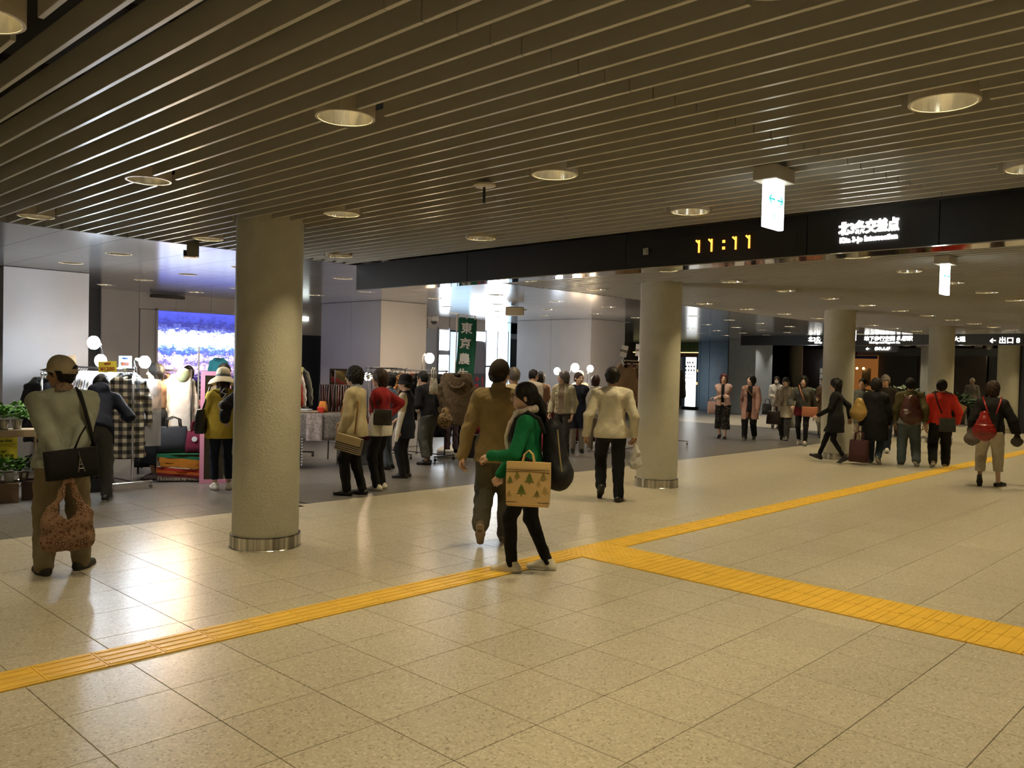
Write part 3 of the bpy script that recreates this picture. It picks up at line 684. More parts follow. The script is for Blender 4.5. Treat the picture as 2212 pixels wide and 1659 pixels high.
def brimhat(m,band,r=.20,hh=.115,droop=.05,name='hat'):
    def f(root,hp_,hd,s):
        pr=[(r,.02-droop),(r*.85,.028-droop*.45),(.105,.035),(.101,.05),(.099,.085),(.090,.035+hh*.74),(.070,.035+hh*.92),(.04,.035+hh*1.03),(.002,.035+hh*1.06)]
        mb=MB(); mb.rings([[(a*math.cos(t)*s*(.94 if a<.12 else 1),(a*math.sin(t)*1.1-.014)*s,(z+.010*math.sin(3*t)*(a>.15))*s) for t in [2*math.pi*i/32 for i in range(32)]] for a,z in pr],cap=False)
        mb.rings([[(a*math.cos(t)*s*(.94 if a<.12 else 1),(a*math.sin(t)*1.1-.014)*s,(z+.010*math.sin(3*t)*(a>.15)-.006)*s) for t in [2*math.pi*i/32 for i in range(32)]] for a,z in pr[:3]],cap=False)
        o=headpart(root,name,mb,m,hp_,hd)
        if band: MB().rings([[(a*math.cos(t)*s*.94,(a*math.sin(t)*1.1-.014)*s,z*s) for t in [2*math.pi*i/32 for i in range(32)]] for a,z in ((.1055,.036),(.1045,.052),(.1025,.068))],cap=False).build('hat_band',band,o,smooth=True)
    return f
def glasses(root,hp_,hd,s):
    mb=MB()
    for sd in (-1,1):
        mb.tube([(sd*.034*s+.023*s*math.cos(t),.100*s-abs(math.cos(t))*.002,.008*s+.018*s*math.sin(t)) for t in [2*math.pi*i/14 for i in range(15)]],.0016*s,5); mb.tube([(sd*.057*s,.098*s,.014*s),(sd*.078*s,.03*s,.012*s),(sd*.079*s,-.02*s,.004*s)],.0016*s,5)
    mb.tube([(-.011*s,.101*s,.012*s),(.011*s,.101*s,.012*s)],.0016*s,5); headpart(root,'glasses',mb,mat('dark frame',(.03,.03,.035),.3),hp_,hd)
# ---------------------------------------------------------------- market hall: walls, pillars, screen, windows
WP=mat('white wall panel',(.40,.40,.41),.45,noise=.04,nscale=3); BW=mat('beige wall panel',(.40,.37,.34),.5,noise=.05,nscale=3); DKW=mat('dark brown wall',(.085,.075,.066),.6,noise=.15,nscale=2); BLW=mat('slate blue wall',(.15,.215,.28),.5,noise=.12,nscale=4); BLW2=mat('speckled slate wall',(.40,.47,.58),.6,noise=.25,nscale=30); GAP=mat('panel joint',(.05,.05,.05),.8); DBL=mat('dark blue door',(.018,.022,.032),.4)
def pillar(n,x0,x1,y0,y1,split,lab):
    r=empty(n,(0,0,0),label=lab,cat='pillar',kind='structure')
    MB().box(((x0+x1)/2,(y0+y1)/2,CZ/2),(x1-x0-.02,y1-y0-.02,CZ-.004)).build('core',GAP,r)
    ys=[y0]+split+[y1]
    for a,b in zip(ys,ys[1:]): MB().box((x0,(a+b)/2,CZ/2),(.02,b-a-.008,CZ-.012)).build('panel',WP,r)
    MB().box(((x0+x1)/2,y0,CZ/2),(x1-x0+.02,.02,CZ-.012)).build('panel',WP,r)
    MB().box((x1,(y0+y1)/2,CZ/2),(.02,y1-y0,CZ-.012)).build('panel',WP,r)
pillar('wall_1',3.50,4.58,12.96,15.0,[],'broad white square pillar at the left edge, lit by the bright clip lamp')
pillar('wall_2',9.93,11.05,13.05,15.06,[14.0],'white panelled square pillar behind the empty hangers in the middle')
pillar('wall_3',16.30,17.65,13.0,15.5,[14.3],'white panelled square pillar behind the woman in the navy dress')
pillar('wall_4',28.9,30.2,15.25,16.35,[],'slate pillar under the left end of the far sign beam')
for ch in bpy.data.objects['wall_4'].children:
    if ch.name.startswith('panel'): ch.data.materials[0]=BLW2
wb=empty('wall_back',(0,0,0),label='beige panelled back wall around the video screen',cat='wall',kind='structure')
YB=15.72
for a,b in ((5.78,6.45),(9.02,9.7),(9.7,10.6)): MB().box(((a+b)/2,YB+.03,CZ/2),(b-a-.006,.06,CZ)).build('panel',BW,wb)
for a,b in ((6.45,7.143),(7.143,7.844),(7.844,8.5),(8.5,9.02)): MB().box(((a+b)/2,YB+.03,2.70),(b-a-.006,.06,.30)).build('panel',BW,wb)
MB().box((6.62,YB+.03,1.27),(.30,.06,2.54)).build('panel',BW,wb); MB().box((7.9,YB+.06,.35),(2.3,.06,.7)).build('plinth',BW,wb); MB().box((8,YB+.12,CZ/2),(5,.05,CZ)).build('backing',GAP,wb)
MB().box((10.15,YB-.01,1.1),(.52,.04,2.2)).build('dark_door',DBL,wb)
MB().box((9.85,YB-.02,2.55),(.34,.04,.09),bev=.005).build('lit_exit_plate',emi('small exit plate',(.9,1,.95),4),wb)
MB().box((6.95,YB-.05,2.79),(.62,.12,.05)).build('ceiling_projector',mat('black device',(.01,.01,.01),.4),wb)
wd=MB().box((4.9,16.4,CZ/2),(1.9,.1,CZ)).build('wall_rear',DKW,kind='structure',label='dark brown recess wall between the white pillar and the screen wall',category='wall') if False else link('wall_rear',MB().box((4.9,16.4,CZ/2),(1.9,.1,CZ)).mesh('w',DKW)); tag(wd,'dark brown recess wall beside the left white pillar','wall',kind='structure')
wl=link('wall_left',MB().box((2.2,15.4,CZ/2),(2.4,.1,CZ)).mesh('w',mat('dark violet wall',(.045,.04,.055),.6))); tag(wl,'dark violet wall at the left edge behind the white pillar','wall',kind='structure')
# closed hall around and behind the camera
HW=mat('hall wall',(.58,.54,.47),.7,noise=.08,nscale=2)
for n,c,d in (('wall_south',(20,-9,1.9),(64,.2,4)),('wall_west',(-9,8,1.9),(.2,40,4)),('wall_north',(20,23.5,1.9),(64,.2,4)),('wall_east',(46,8,1.9),(.2,40,4))):
    o=link(n,MB().box(c,d).mesh(n,HW if n in('wall_south','wall_west') else DKW)); tag(o,'plain hall wall closing the concourse on the '+n[5:]+' side','wall',kind='structure')
# video screen
def screen_mat():
    m=bpy.data.materials.new('night city video'); m.use_nodes=True; nt=m.node_tree; N=nt.nodes.new; L=nt.links.new; nt.nodes.remove(nt.nodes['Principled BSDF'])
    g=N('ShaderNodeNewGeometry'); sp=N('ShaderNodeSeparateXYZ'); L(g.outputs['Position'],sp.inputs[0])
    mp=N('ShaderNodeMapping'); mp.inputs['Scale'].default_value=(5,1,9); L(g.outputs['Position'],mp.inputs[0])
    n=N('ShaderNodeTexNoise'); n.inputs['Scale'].default_value=2.2; n.inputs['Detail'].default_value=8; n.inputs['Roughness'].default_value=.72; L(mp.outputs[0],n.inputs['Vector'])
    mr=N('ShaderNodeMapRange'); mr.inputs[1].default_value=1.05; mr.inputs[2].default_value=2.53; L(sp.outputs[2],mr.inputs[0])
    md=N('ShaderNodeMath'); md.operation='MULTIPLY_ADD'; md.inputs[1].default_value=.42; L(n.outputs['Fac'],md.inputs[0]); ad=N('ShaderNodeMath'); ad.operation='ADD'; ad.inputs[1].default_value=-.21; L(mr.outputs[0],ad.inputs[0]); L(ad.outputs[0],md.inputs[2])
    r=N('ShaderNodeValToRGB'); e=r.color_ramp.elements; e[0].position=0; e[0].color=(.012,.010,.035,1); e[1].position=1; e[1].color=(.06,.07,.42,1)
    for p,c in ((.18,(.03,.02,.10)),(.30,(.8,.55,.85)),(.34,(.05,.04,.22)),(.42,(.7,.6,.95)),(.46,(.05,.06,.32)),(.52,(.12,.22,.9)),(.58,(.75,.9,1)),(.72,(.9,1,1)),(.76,(.10,.12,.45)),(.84,(.03,.03,.16)),(.92,(.05,.06,.38))): q=e.new(p); q.color=(*c,1)
    L(md.outputs[0],r.inputs[0])
    # the blue tower figure on the right of the picture
    em=N('ShaderNodeEmission'); em.inputs[1].default_value=2.4; L(r.outputs[0],em.inputs[0]); L(em.outputs[0],nt.nodes['Material Output'].inputs[0]); return m
SCR=screen_mat()
vw=empty('video_wall',(7.9,YB,0),label='wall sized video screen showing a blue and white night city',cat='screen')
for i in range(3):
    for j in range(3): MB().box((-1.115+.37+.743*i,-.02,2.53-.31-.62*j),(.739,.04,.616)).build('display_panel',SCR,vw)
fr=MB()
for c,d in (((-1.135,-.02,1.6),(.03,.07,1.94)),((1.135,-.02,1.6),(.03,.07,1.94)),((0,-.02,2.55),(2.3,.07,.03)),((0,-.02,.66),(2.3,.07,.03))): fr.box(c,d)
fr.build('frame',BW,vw); MB().box((.78,-.045,1.75),(.10,.012,1.0)).build('tower_picture',mat('dark picture',(.02,.02,.06),.4),vw); MB().ball((.95,-.04,1.95),(.12,.008,.26),14,10).build('blue_picture',emi('blue picture',(.02,.10,.9),1.6),vw)
# glazed entrance with daylight between the pillars
DAY=emi('daylight pane',(.86,.93,1),9.0); DAYB=emi('bluish daylight pane',(.50,.72,.92),1.8); GREYM=mat('grey frame',(.30,.33,.38),.4); CYG=emi('cyan glass strip',(.45,.80,.85),1.0)
we=empty('window_1',(0,16.5,0),label='glazed entrance with white daylight between two square pillars',cat='window',kind='structure')
MB().box((14.2,.02,2.70),(6.3,.10,.30)).build('header',BW,we)
for x in (12.6,14.0,14.75,15.5): MB().box((x,-.035,2.70),(.008,.01,.29)).build('header_joint',GAP,we)
for nm,x0,x1,z0,z1,m in (('grey_panel',11.2,14.36,0,2.55,GREYM),('pane',14.36,14.74,1.15,2.53,DAY),('pane',14.74,15.55,.9,2.5,DAYB),('grey_panel',15.5,16.06,0,2.28,mat('grey violet panel',(.25,.24,.28),.5,noise=.1,nscale=12)),('pane',15.5,16.06,2.3,2.54,DAY),('pane',16.06,16.92,.35,2.84,DAY),('pane',16.92,17.05,1.0,2.84,DAYB),('dark_frame',17.05,18.6,0,2.4,DBL),('grey_panel',17.05,18.6,2.4,2.84,GREYM)):
    MB().box(((x0+x1)/2,0,(z0+z1)/2),(x1-x0,.06,z1-z0)).build(nm,m,we)
for x in (14.36,14.74,16.06,16.5,16.92): MB().box((x,-.05,1.3),(.03,.05,2.6)).build('mullion',GREYM,we)
for z in (1.95,): MB().box((14.55,-.05,z),(.38,.05,.12)).build('transom',GREYM,we); MB().box((16.49,-.05,1.62),(.86,.05,.05)).build('transom',GREYM,we)
MB().box((15.8,-.06,1.02),(.52,.06,.80),bev=.006).build('hydrant_door',mat('grey hydrant door',(.09,.095,.11),.45),we)
hb=we.children[-1]
for z in (1.27,1.09): MB().lathe([(.062,0),(.055,.02),(.03,.035),(.001,.04)],n=16).build('red_lamp',mat('red lens',(.5,.02,.03),.2),hb,loc=(15.72,-.09,z)); we.children[-1]; hb.children[-1].rotation_euler=(math.pi/2,0,0)
MB().box((15.93,-.092,1.2),(.045,.005,.24)).build('red_label',mat('red label',(.55,.06,.06),.5),hb)
text('hydrant_lettering','消火栓放水口',.085,mat('white print',(.8,.8,.8),.5),(15.80,-.093,.78),(1,0,0),(0,0,1),hb,depth=.001)
wc=empty('window_2',(18.0,14.6,0),label='cyan glass strip and dark panels to the right of the third white pillar',cat='window',kind='structure')
MB().box((.18,0,1.42),(.22,.04,2.84)).build('pane',CYG,wc); MB().box((1.1,.05,1.2),(1.6,.05,2.4)).build('dark_frame',DBL,wc); MB().box((1.1,.05,2.62),(1.6,.05,.44)).build('grey_panel',GREYM,wc)
# far end: restaurant, slate walls, dark walls, shops
fx=empty('wall_5',(32,0,0),label='restaurant front with green fringe, wooden lintel and warm lamps seen beside the second column',cat='shop front',kind='structure')
MB().box((.3,20.9,2.64),(.1,4.6,.38)).build('green_fringe',mat('green slat fringe',(.10,.14,.045),.6,noise=.7,nscale=1,stretch=(1,60,1)),fx); MB().box((.25,20.9,2.41),(.06,4.6,.035)).build('light_strip',emi('warm strip',(1,.85,.35),1.5),fx); MB().box((.3,20.9,2.30),(.14,4.6,.18)).build('wood_lintel',mat('wood',(.20,.10,.05),.5,noise=.3,nscale=6),fx)
MB().box((1.6,21,1.4),(.1,5,2.8)).build('inner_wall',mat('dim interior',(.05,.035,.025),.7),fx)
for y,z in ((20.05,2.02),(20.1,1.62),(20.0,1.30),(20.2,1.05),(21.2,1.9)): MB().ball((.9,y,z),.07,10,8).build('warm_bulb',emi('warm bulb',(1,.6,.25),6),fx)
for y in (19.3,19.9,20.5,22): MB().box((.1,y,1.1),(.05,.07,2.2)).build('mullion',GREYM,fx)
for a,b in ((19.35,19.85),(19.95,20.45)): MB().box((.12,(a+b)/2,1.12),(.02,b-a,2.2)).build('glass',mat('bluish shop glass',(.16,.24,.32),.08,alpha=.55),fx)
w6=empty('wall_6',(31.6,0,0),label='slate blue wall between the restaurant and the slate pillar',cat='wall',kind='structure')
for a,b in ((17.9,18.75),(18.77,19.2),(19.22,19.3)): MB().box((0,(a+b)/2,CZ/2),(.1,b-a,CZ)).build('panel',BLW,w6)
MB().box((.3,17.4,CZ/2),(.1,1.2,CZ)).build('dark_recess',DKW,w6)
w7=empty('wall_7',(40,0,0),label='dark walls and shuttered fronts at the far end of the concourse',cat='wall',kind='structure')
for a,b,m in ((18.9,20.6,mat('near black wall',(.035,.035,.038),.5)),(17.2,18.85,DKW),(16.0,17.15,DBL),(13.2,14.9,mat('slate dark',(.06,.066,.075),.5)),(10.4,13.1,DKW),(2,10.3,mat('near black wall',(.014,.014,.016),.5))): MB().box((0,(a+b)/2,1.4),(.1,b-a,2.8)).build('panel',m,w7)
MB().box((-.12,10.5,2.68),(.1,9,.34)).build('grey_fascia',mat('grey fascia',(.13,.15,.165),.5),w7)
MB().box((0,15.4,2.62),(.1,1.0,.4)).build('grey_panel',mat('grey fascia',(.13,.15,.165),.5),w7)
shop=empty('orange_shop',(39.6,16.9,0),label='narrow orange lit shop opening with small white and red signs left of the third column',cat='shop front')
MB().box((.2,0,1.06),(.1,.75,2.12)).build('lit_interior',emi('orange interior',(.75,.27,.06),.28),shop); MB().box((0,.28,2.0),(.06,.32,.42)).build('white_sign',emi('white shop sign',(.9,.9,1),5),shop); MB().box((0,-.38,2.02),(.06,.34,.46)).build('red_sign',emi('red shop sign',(1,.12,.16),3.5),shop); MB().ball((0,-.05,1.72),.08,10,8).build('bulb',emi('warm bulb',(1,.6,.25),6),shop)
shop2=empty('orange_shop',(39.5,15.6,0),label='orange lit shop window with posters right of the third column',cat='shop front')
for c in list(shop.children)[:1]: pass
MB().box((.2,-.25,1.25),(.1,1.05,2.5)).build('lit_interior',emi('orange interior',(.75,.27,.06),.28),shop2); MB().box((.1,-.25,2.42),(.06,1.05,.14)).build('blue_header',mat('blue header',(.05,.07,.25),.5),shop2); MB().box((.1,-.3,1.5),(.03,.4,.8)).build('poster',mat('tan poster',(.35,.25,.14),.7,noise=.4,nscale=5),shop2)
for y in (.1,-.2): MB().ball((0,y,1.9),.06,8,6).build('bulb',emi('warm bulb',(1,.6,.25),6),shop2)
bd=empty('notice_board',(27.6,11.7,0),label='dark notice board with rows of pale sheets left of the third column',cat='notice board')
MB().box((0,0,1.05),(.06,1.0,2.1),bev=.004).build('board',DBL,bd)
for i in range(7):
    for j in range(3): MB().box((-.035,.34-.33*j,1.72-.19*i),(.008,.30,.165)).build('sheet',mat('pale sheet',(.42,.46,.50),.7) if (i,j)!=(0,2) else mat('blue sheet',(.06,.12,.30),.6),bd)
text('board_heading','ご案内マップ',.11,mat('white print',(.8,.8,.8),.5),(-.035,0,1.95),(0,-1,0),(0,0,1),bd,depth=.001)
MB().lathe([(.30,0),(.30,CZ)],n=40).build('round_column',COLM,loc=(37.2,17.6,0),label='far round column glowing behind the slate pillar',category='column')
for x,y,lab in ((34.3,10.9,'slim distant column between the fourth column and its neighbour'),(41.0,13.4,'distant pale column behind the man with the pale cap'),(28.6,5.6,'dark slab like pillar with vertical lettering just left of the farthest column')):
    if x<30: o=MB().box((0,0,1.42),(.35,.5,2.84)).build('dark_pillar',DBL,loc=(x,y+.7,0),label=lab,category='pillar'); text('vertical_lettering','地\n下\n街',.2,mat('white print',(.8,.8,.8),.5),(-.18,-.1,1.6),(0,-1,0),(0,0,1),o,depth=.001); MB().box((-.1,.32,1.42),(.05,.05,2.84)).build('white_strip',mat('white strip',(.7,.7,.68),.5),o)
    else: MB().lathe([(.29,0),(.29,CZ)],n=32).build('round_column',COLM,loc=(x,y,0),label=lab,category='column')
LEAF=mat('dark leaf',(.028,.07,.018),.5,noise=.4,nscale=9); LEAFG=mat('bright basil leaf',(.12,.30,.05),.5,noise=.4,nscale=14); POT=mat('terracotta brown pot',(.10,.07,.05),.7); WPOT=mat('white pot',(.6,.6,.57),.45)
def leafclump(r,hh,n,size,seed):
    rs=np.random.RandomState(seed); mb=MB()
    for i in range(n):
        a=rs.uniform(0,6.28); rr=r*math.sqrt(rs.uniform(0,1)); z=hh*rs.uniform(.15,1)*(1-.4*(rr/r)**2); c=Vector((rr*math.cos(a),rr*math.sin(a),z)); d=Vector((math.cos(a)*.7+rs.uniform(-.5,.5),math.sin(a)*.7+rs.uniform(-.5,.5),rs.uniform(-.2,.8))).normalized(); s_=d.cross(Vector((0,0,1))).normalized()*size*.35; n_=s_.cross(d).normalized()*size*.12; L=size*rs.uniform(.7,1.2)
        mb.add([c,c+d*L*.5+s_,c+d*L,c+d*L*.5-s_,c+d*L*.5+n_],[(0,1,4),(1,2,4),(2,3,4),(3,0,4)])
    return mb
def plant(x,y,z,r,hh,n,size,lab,pot,leaf,ph=.12,pr=.06,seed=1,group=None):
    o=empty('potted_plant',(x,y,z),label=lab,cat='plant',group=group)
    MB().lathe([(pr*.75,0),(pr,ph),(pr*1.06,ph),(pr*1.06,ph-.012)],n=18).build('pot',pot,o,smooth=False)
    MB().lathe([(pr,ph-.01),(.001,ph-.01)],n=12).build('soil',mat('soil',(.03,.02,.015),.9),o)
    f=leafclump(r,hh,n,size,seed).build('foliage',leaf,o,loc=(0,0,ph-.01)); f['kind']='stuff'
    return o
plant(22.0,9.5,0,.50,.75,260,.26,'leafy planter between the black dress and the black coat',POT,LEAF,.5,.28,3)
plant(23.6,8.1,0,.55,.8,280,.26,'leafy planter left of the fourth column',POT,LEAF,.5,.28,4)
plant(31.5,9.0,0,.4,.6,160,.2,'distant shrub with pale flowers behind the checked jacket',POT,LEAF,.5,.25,5)
ss=empty('display_sign',(30.5,19.0,0),label='tall white backlit floor sign with rows of small grey dishes before the restaurant',cat='sign')
MB().box((0,0,.06),(.30,.62,.12)).build('base',BLKL if 0 else mat('black base',(.015,.015,.017),.5),ss); MB().box((0,0,1.15),(.10,.46,2.05),bev=.01).build('lit_panel',emi('backlit panel',(.97,1,1),2.2),ss)
for i,row in enumerate(((.12,.02,-.12),(.2,.07,-.06,-.19),(.2,.07,-.06,-.19),(.2,.07,-.06,-.19),(.2,.08,-.06))):
    for y in row: MB().box((-.056,y,1.95-.16*i),(.008,.055 if i<3 else .03,.075 if i<3 else .045)).build('picture',mat('grey picture',(.25,.25,.27),.6),ss)
# ---------------------------------------------------------------- people
F_=fab
NAVY=F_('navy cloth',(.016,.020,.034)); BLKC=F_('black cloth',(.010,.010,.011)); KHAK=F_('khaki trousers',(.20,.165,.105)); DGREY=F_('dark grey cloth',(.055,.055,.052)); CREAM=F_('cream cloth',(.58,.52,.40)); WHITEC=F_('white cotton',(.74,.71,.64)); BLKL=mat('black leather',(.012,.011,.010),.35); WLEA=mat('white leather',(.72,.68,.58),.4); DENIM=F_('blue denim',(.05,.075,.11)); GREYT=F_('grey green cotton',(.125,.13,.11)); BEIGE=F_('beige cloth',(.42,.345,.25))
SOLEW=mat('white sole',(.75,.73,.68),.5); SOLED=mat('dark sole',(.03,.028,.025),.6)
PINKS=mat('pale pink scarf',(.62,.45,.38),.9,noise=.55,nscale=7,bump=.5,bscale=60,col2=(.62,.58,.50))
def scarf(root,tp,sc,s,m=None,ends=True):
    g=SDF(sc(tp(0,0,1.1))-.42*s,sc(tp(0,0,1.1))+.42*s,.008)
    n=16
    for i in range(n):
        a,b=2*math.pi*i/n,2*math.pi*(i+1)/n; f=lambda t:tp(.078*math.cos(t),.008+.082*math.sin(t),1.365-.02*math.sin(t)); g.cone(sc(f(a)),sc(f(b)),.030*s,.030*s,.01)
    if ends:
        for sd in (-1,1):
            pts=[(.065*sd,.075,1.35),(.085*sd,.135,1.26),(.085*sd,.165,1.16),(.08*sd,.160,1.05),(.085*sd,.155,.93)]
            for p,q_ in zip(pts,pts[1:]): g.cone(sc(tp(*p)),sc(tp(*q_)),.040*s,.042*s,.01,(0,1,0),2.2)
    g.folds(.005*s,3,2.2); link('scarf',arrays_mesh('scarf',[g.nets()],m or PINKS),root)
# elderly man seen from behind
r1,i1=person((2.27,6.90),1.64,4,'elderly man seen from behind in grey jumper and beige cap, hands clasped behind his back',hair=('short',HAIRK),male=True,wide=1.06,q=.009,skin=SKIN3,
  top=[dict(n='jumper',m=F_('sage grey wool',(.34,.365,.315),bscale=90,bump=.35),hem=.79,o=.024,sr=.012,fold=.006)],bottom=dict(t='trousers',m=KHAK,loose=.020),shoes=dict(m=mat('dark suede',(.022,.020,.015),.8),sole=SOLED),
  hands=((.02,-.20,.735),(.015,-.235,.715)),elbow=(.9,.9),feet=[(-.115,-.03,0,0,.30),(.135,.05,0,0,-.62)],head=(52,4),collar=mat('checked shirt',(.30,.20,.14),.8,noise=.5,nscale=60),hat=cap(F_('beige cap cotton',(.42,.36,.25)),back=True),curl=(.7,.75),
  extra=lambda root,tp,sc,arms,hp_,hd,s:(glasses(root,hp_,hd,s),MB().lathe([(.031,-.012),(.033,-.012),(.033,.012),(.031,.012)],c=sc(arms[0][2]+(arms[0][1]-arms[0][2])*.14),n=14).build('wristwatch',mat('steel watch',(.6,.6,.6),.3,metal=1),root)))
# man in khaki jacket walking away
r2,i2=person((5.55,5.50),1.70,-6,'man in khaki jacket and brown cap walking away, just behind the woman in green',hair=('short',HAIRK),male=True,wide=1.02,q=.010,collar=F_('khaki jacket cotton',(.29,.215,.105)),
  top=dict(n='jacket',m=F_('khaki jacket cotton',(.29,.215,.105)),hem=.72,o=.026,sr=.010,fold=.007),bottom=dict(t='trousers',m=F_('olive grey trousers',(.10,.092,.068)),loose=.024),shoes=dict(m=F_('grey brown trainers',(.16,.12,.085)),sole=mat('tan sole',(.35,.26,.18),.6)),
  hands=((-.30,-.10,.72),(.20,.20,.80)),feet=[(-.11,-.28,.06,.9,.1),(.08,.10,0,0,-.35)],head=(-20,0),hat=cap(F_('dark brown cap',(.035,.026,.02)),brim=True),curl=(.55,.5))
# woman in green walking to the left
r3,i3=person((4.99,4.58),1.53,82,'woman in a bright green cardigan walking left with a pale scarf and white trainers',hair=('pony',HAIRK),q=.009,skin=SKIN2,
  top=dict(n='cardigan',m=F_('green wool',(.008,.165,.060),bscale=90,bump=.35),hem=.78,o=.016,sr=.008),bottom=dict(t='trousers',m=BLKC,loose=-.002),shoes=dict(m=WLEA,sole=SOLEW),
  hands=((-.12,.30,.985),(.11,.31,.71)),elbow=(.3,0),feet=[(-.07,.12,.0,-.0,.0),(.09,-.16,0,0,0)],head=(8,-2),curl=(.6,.8),lean=3,
  extra=lambda root,tp,sc,arms,hp_,hd,s: (glasses(root,hp_,hd,s),scarf(root,tp,sc,s)))
# man in the white jacket walking away
r4,i4=person((8.42,6.36),1.66,4,'man in cream white jacket and dark jeans walking away beside the second column',hair=('short',HAIRK),male=True,wide=1.08,q=.010,skin=SKIN3,
  top=dict(n='jacket',m=F_('cream white linen jacket',(.62,.58,.46),bump=.35,bscale=25),hem=.76,o=.024,sr=.008,fold=.007,flare=.01),bottom=dict(t='trousers',m=F_('dark jeans',(.013,.014,.017)),loose=.012),shoes=dict(m=BLKL,sole=SOLED),
  hands=((-.30,.0,.79),(.27,.02,.79)),feet=[(-.10,.06,.03,.7,.12),(.10,-.05,0,0,-.35)],head=(0,0),curl=(.5,.7))
WL=[(-.08,.24,0,-.25,.06),(.08,-.20,0,.55,-.06)]; WR=[(-.08,-.20,0,.55,.06),(.08,.24,0,-.25,-.06)]; WS=[(-.08,.13,0,0,.1),(.08,-.12,0,.3,-.1)]
def T(m,**k): return dict(m=m,**k)
def B(m,t='trousers',**k): return dict(t=t,m=m,**k)
SB=dict(m=BLKL,sole=SOLED); SWH=dict(m=WLEA,sole=SOLEW); SF=dict(m=BLKL,low=1)
REDC=F_('red wool',(.23,.014,.018)); YELC=F_('mustard yellow linen',(.66,.50,.075),bump=.4,bscale=20); BROWN=F_('brown cotton',(.20,.12,.07)); PLUM=F_('grey floral blouse',(.30,.27,.25),noise=.6,nscale=40)
def motif(name,base,spot,scale,th=.28):
    if name in _m: return _m[name]
    m=mat(name,base,.85,spec=.2); nt=m.node_tree; v=nt.nodes.new('ShaderNodeTexVoronoi'); v.inputs['Scale'].default_value=scale; t=nt.nodes.new('ShaderNodeTexCoord'); nt.links.new(t.outputs['Object'],v.inputs['Vector'])
    r=nt.nodes.new('ShaderNodeValToRGB'); e=r.color_ramp.elements; e[0].color=(*spot,1); e[1].color=(*base,1); e[0].position=th; e[1].position=th+.06; nt.links.new(v.outputs['Distance'],r.inputs[0]); nt.links.new(r.outputs[0],nt.nodes['Principled BSDF'].inputs['Base Color']); return m
FLORAL=motif('black floral print',(.010,.010,.010),(.16,.12,.08),19,.22); LEOP=motif('leopard print',(.30,.20,.09),(.018,.012,.008),42,.36)
PEO={}
def P_add(k,*a,**kw): PEO[k]=person(*a,**kw)
q5=dict(q=.015,facepaint=False)
P_add('navy',(3.63,10.02),1.64,-8,'man in navy jacket bending over the clothes rack, seen from behind',hair=('short',HAIRK),male=True,skin=SKIN3,lean=48,top=T(NAVY,hem=.76,o=.022,sr=.01,hood=1,n='jacket'),bottom=B(F_('slate grey trousers',(.075,.075,.07)),loose=.012),shoes=dict(m=BLKL,sole=SOLEW),hands=((-.25,.42,.95),(.25,.45,.92)),feet=[(-.12,-.03,0,0,.2),(.12,.06,0,0,-.2)],**q5)
P_add('bob',(4.92,11.38),1.57,78,'woman with a black bob and brown shawl behind the plaid shirt',hair=('bob',HAIRK),skin=SKIN2,top=[T(PLUM,hem=.82,n='blouse'),T(BROWN,hem=.98,o=.03,sr=.02,fold=.009,n='shawl')],bottom=B(BLKC,'skirt',hem=.22,r=.19),shoes=dict(m=mat('brown suede boots',(.10,.06,.045),.8),sole=SOLED),hands=('belly','front'),q=.0155)
P_add('keeper',(6.46,13.72),1.52,172,'stallkeeper in a black V-neck cardigan behind the accessory table',hair=('bob',HAIRK),skin=SKIN2,top=[T(BLKC,hem=.8,vee=.09,o=.014,n='cardigan')],bottom=B(BLKC),shoes=SB,hands=('front','front'),q=.0155)
P_add('yellow',(5.17,10.01),1.50,12,'woman in a mustard yellow tunic and straw sun hat looking into the pink mirror',hair=('long',HAIRB),skin=SKIN2,top=T(YELC,hem=.70,o=.022,flare=.03,sr=.012,sleeve='34',n='tunic'),bottom=B(NAVY,loose=-.004,hem=.14),shoes=SWH,hands=((-.10,.28,1.0),(.12,.30,.98)),head=(-12,8),hat=brimhat(mat('pale straw',(.62,.53,.35),.7,bump=.5,bscale=120),mat('grey hat band',(.14,.15,.15),.8),r=.195,hh=.13,droop=.075,name='straw_hat'),**q5)
P_add('bomber',(5.32,9.47),1.60,22,'person in a black bomber jacket with white sleeve embroidery half hidden by the nearest column',hair=('short',HAIRK),male=True,top=T(BLKC,hem=.80,o=.03,sr=.02,n='jacket'),bottom=B(NAVY,loose=.01),shoes=SB,hands=((-.33,.14,.93),'front'),elbow=(.9,0),**q5)
P_add('behind',(5.85,11.3),1.58,15,'dark haired shopper just showing beside the straw hat',hair=('bob',HAIRK),top=T(DGREY,o=.02),bottom=B(BLKC),shoes=SB,hands=('front','down'),**q5)
P_add('cream',(6.22,8.66),1.585,66,'woman in a cream jacket with short curly black hair carrying a striped bag',hair=('curly',HAIRK),skin=SKIN2,top=[T(F_('cream linen jacket',(.50,.43,.28),bscale=25,bump=.35),hem=.74,o=.024,sr=.010,flare=.02,n='jacket')],collar=F_('pale blue shirt',(.34,.39,.45)),bottom=B(BLKC,loose=.006),shoes=SF,hands=((-.20,.10,.77),(.15,.22,.9)),q=.0105,feet=[(-.08,.06,0,0,.1),(.08,-.08,0,0,-.1)])
P_add('red',(6.72,8.80),1.56,66,'woman in a red cardigan with one hand on her hip',hair=('bob',HAIRB),skin=SKIN2,top=[T(WHITEC,hem=.73,o=.010,flare=.03,n='blouse'),T(REDC,hem=.86,o=.026,sr=.008,open=.07,n='cardigan')],bottom=B(BLKC,loose=.004),shoes=SWH,hands=((.12,.2,.85),(.225,-.02,.98)),elbow=(0,1.2),q=.0105)
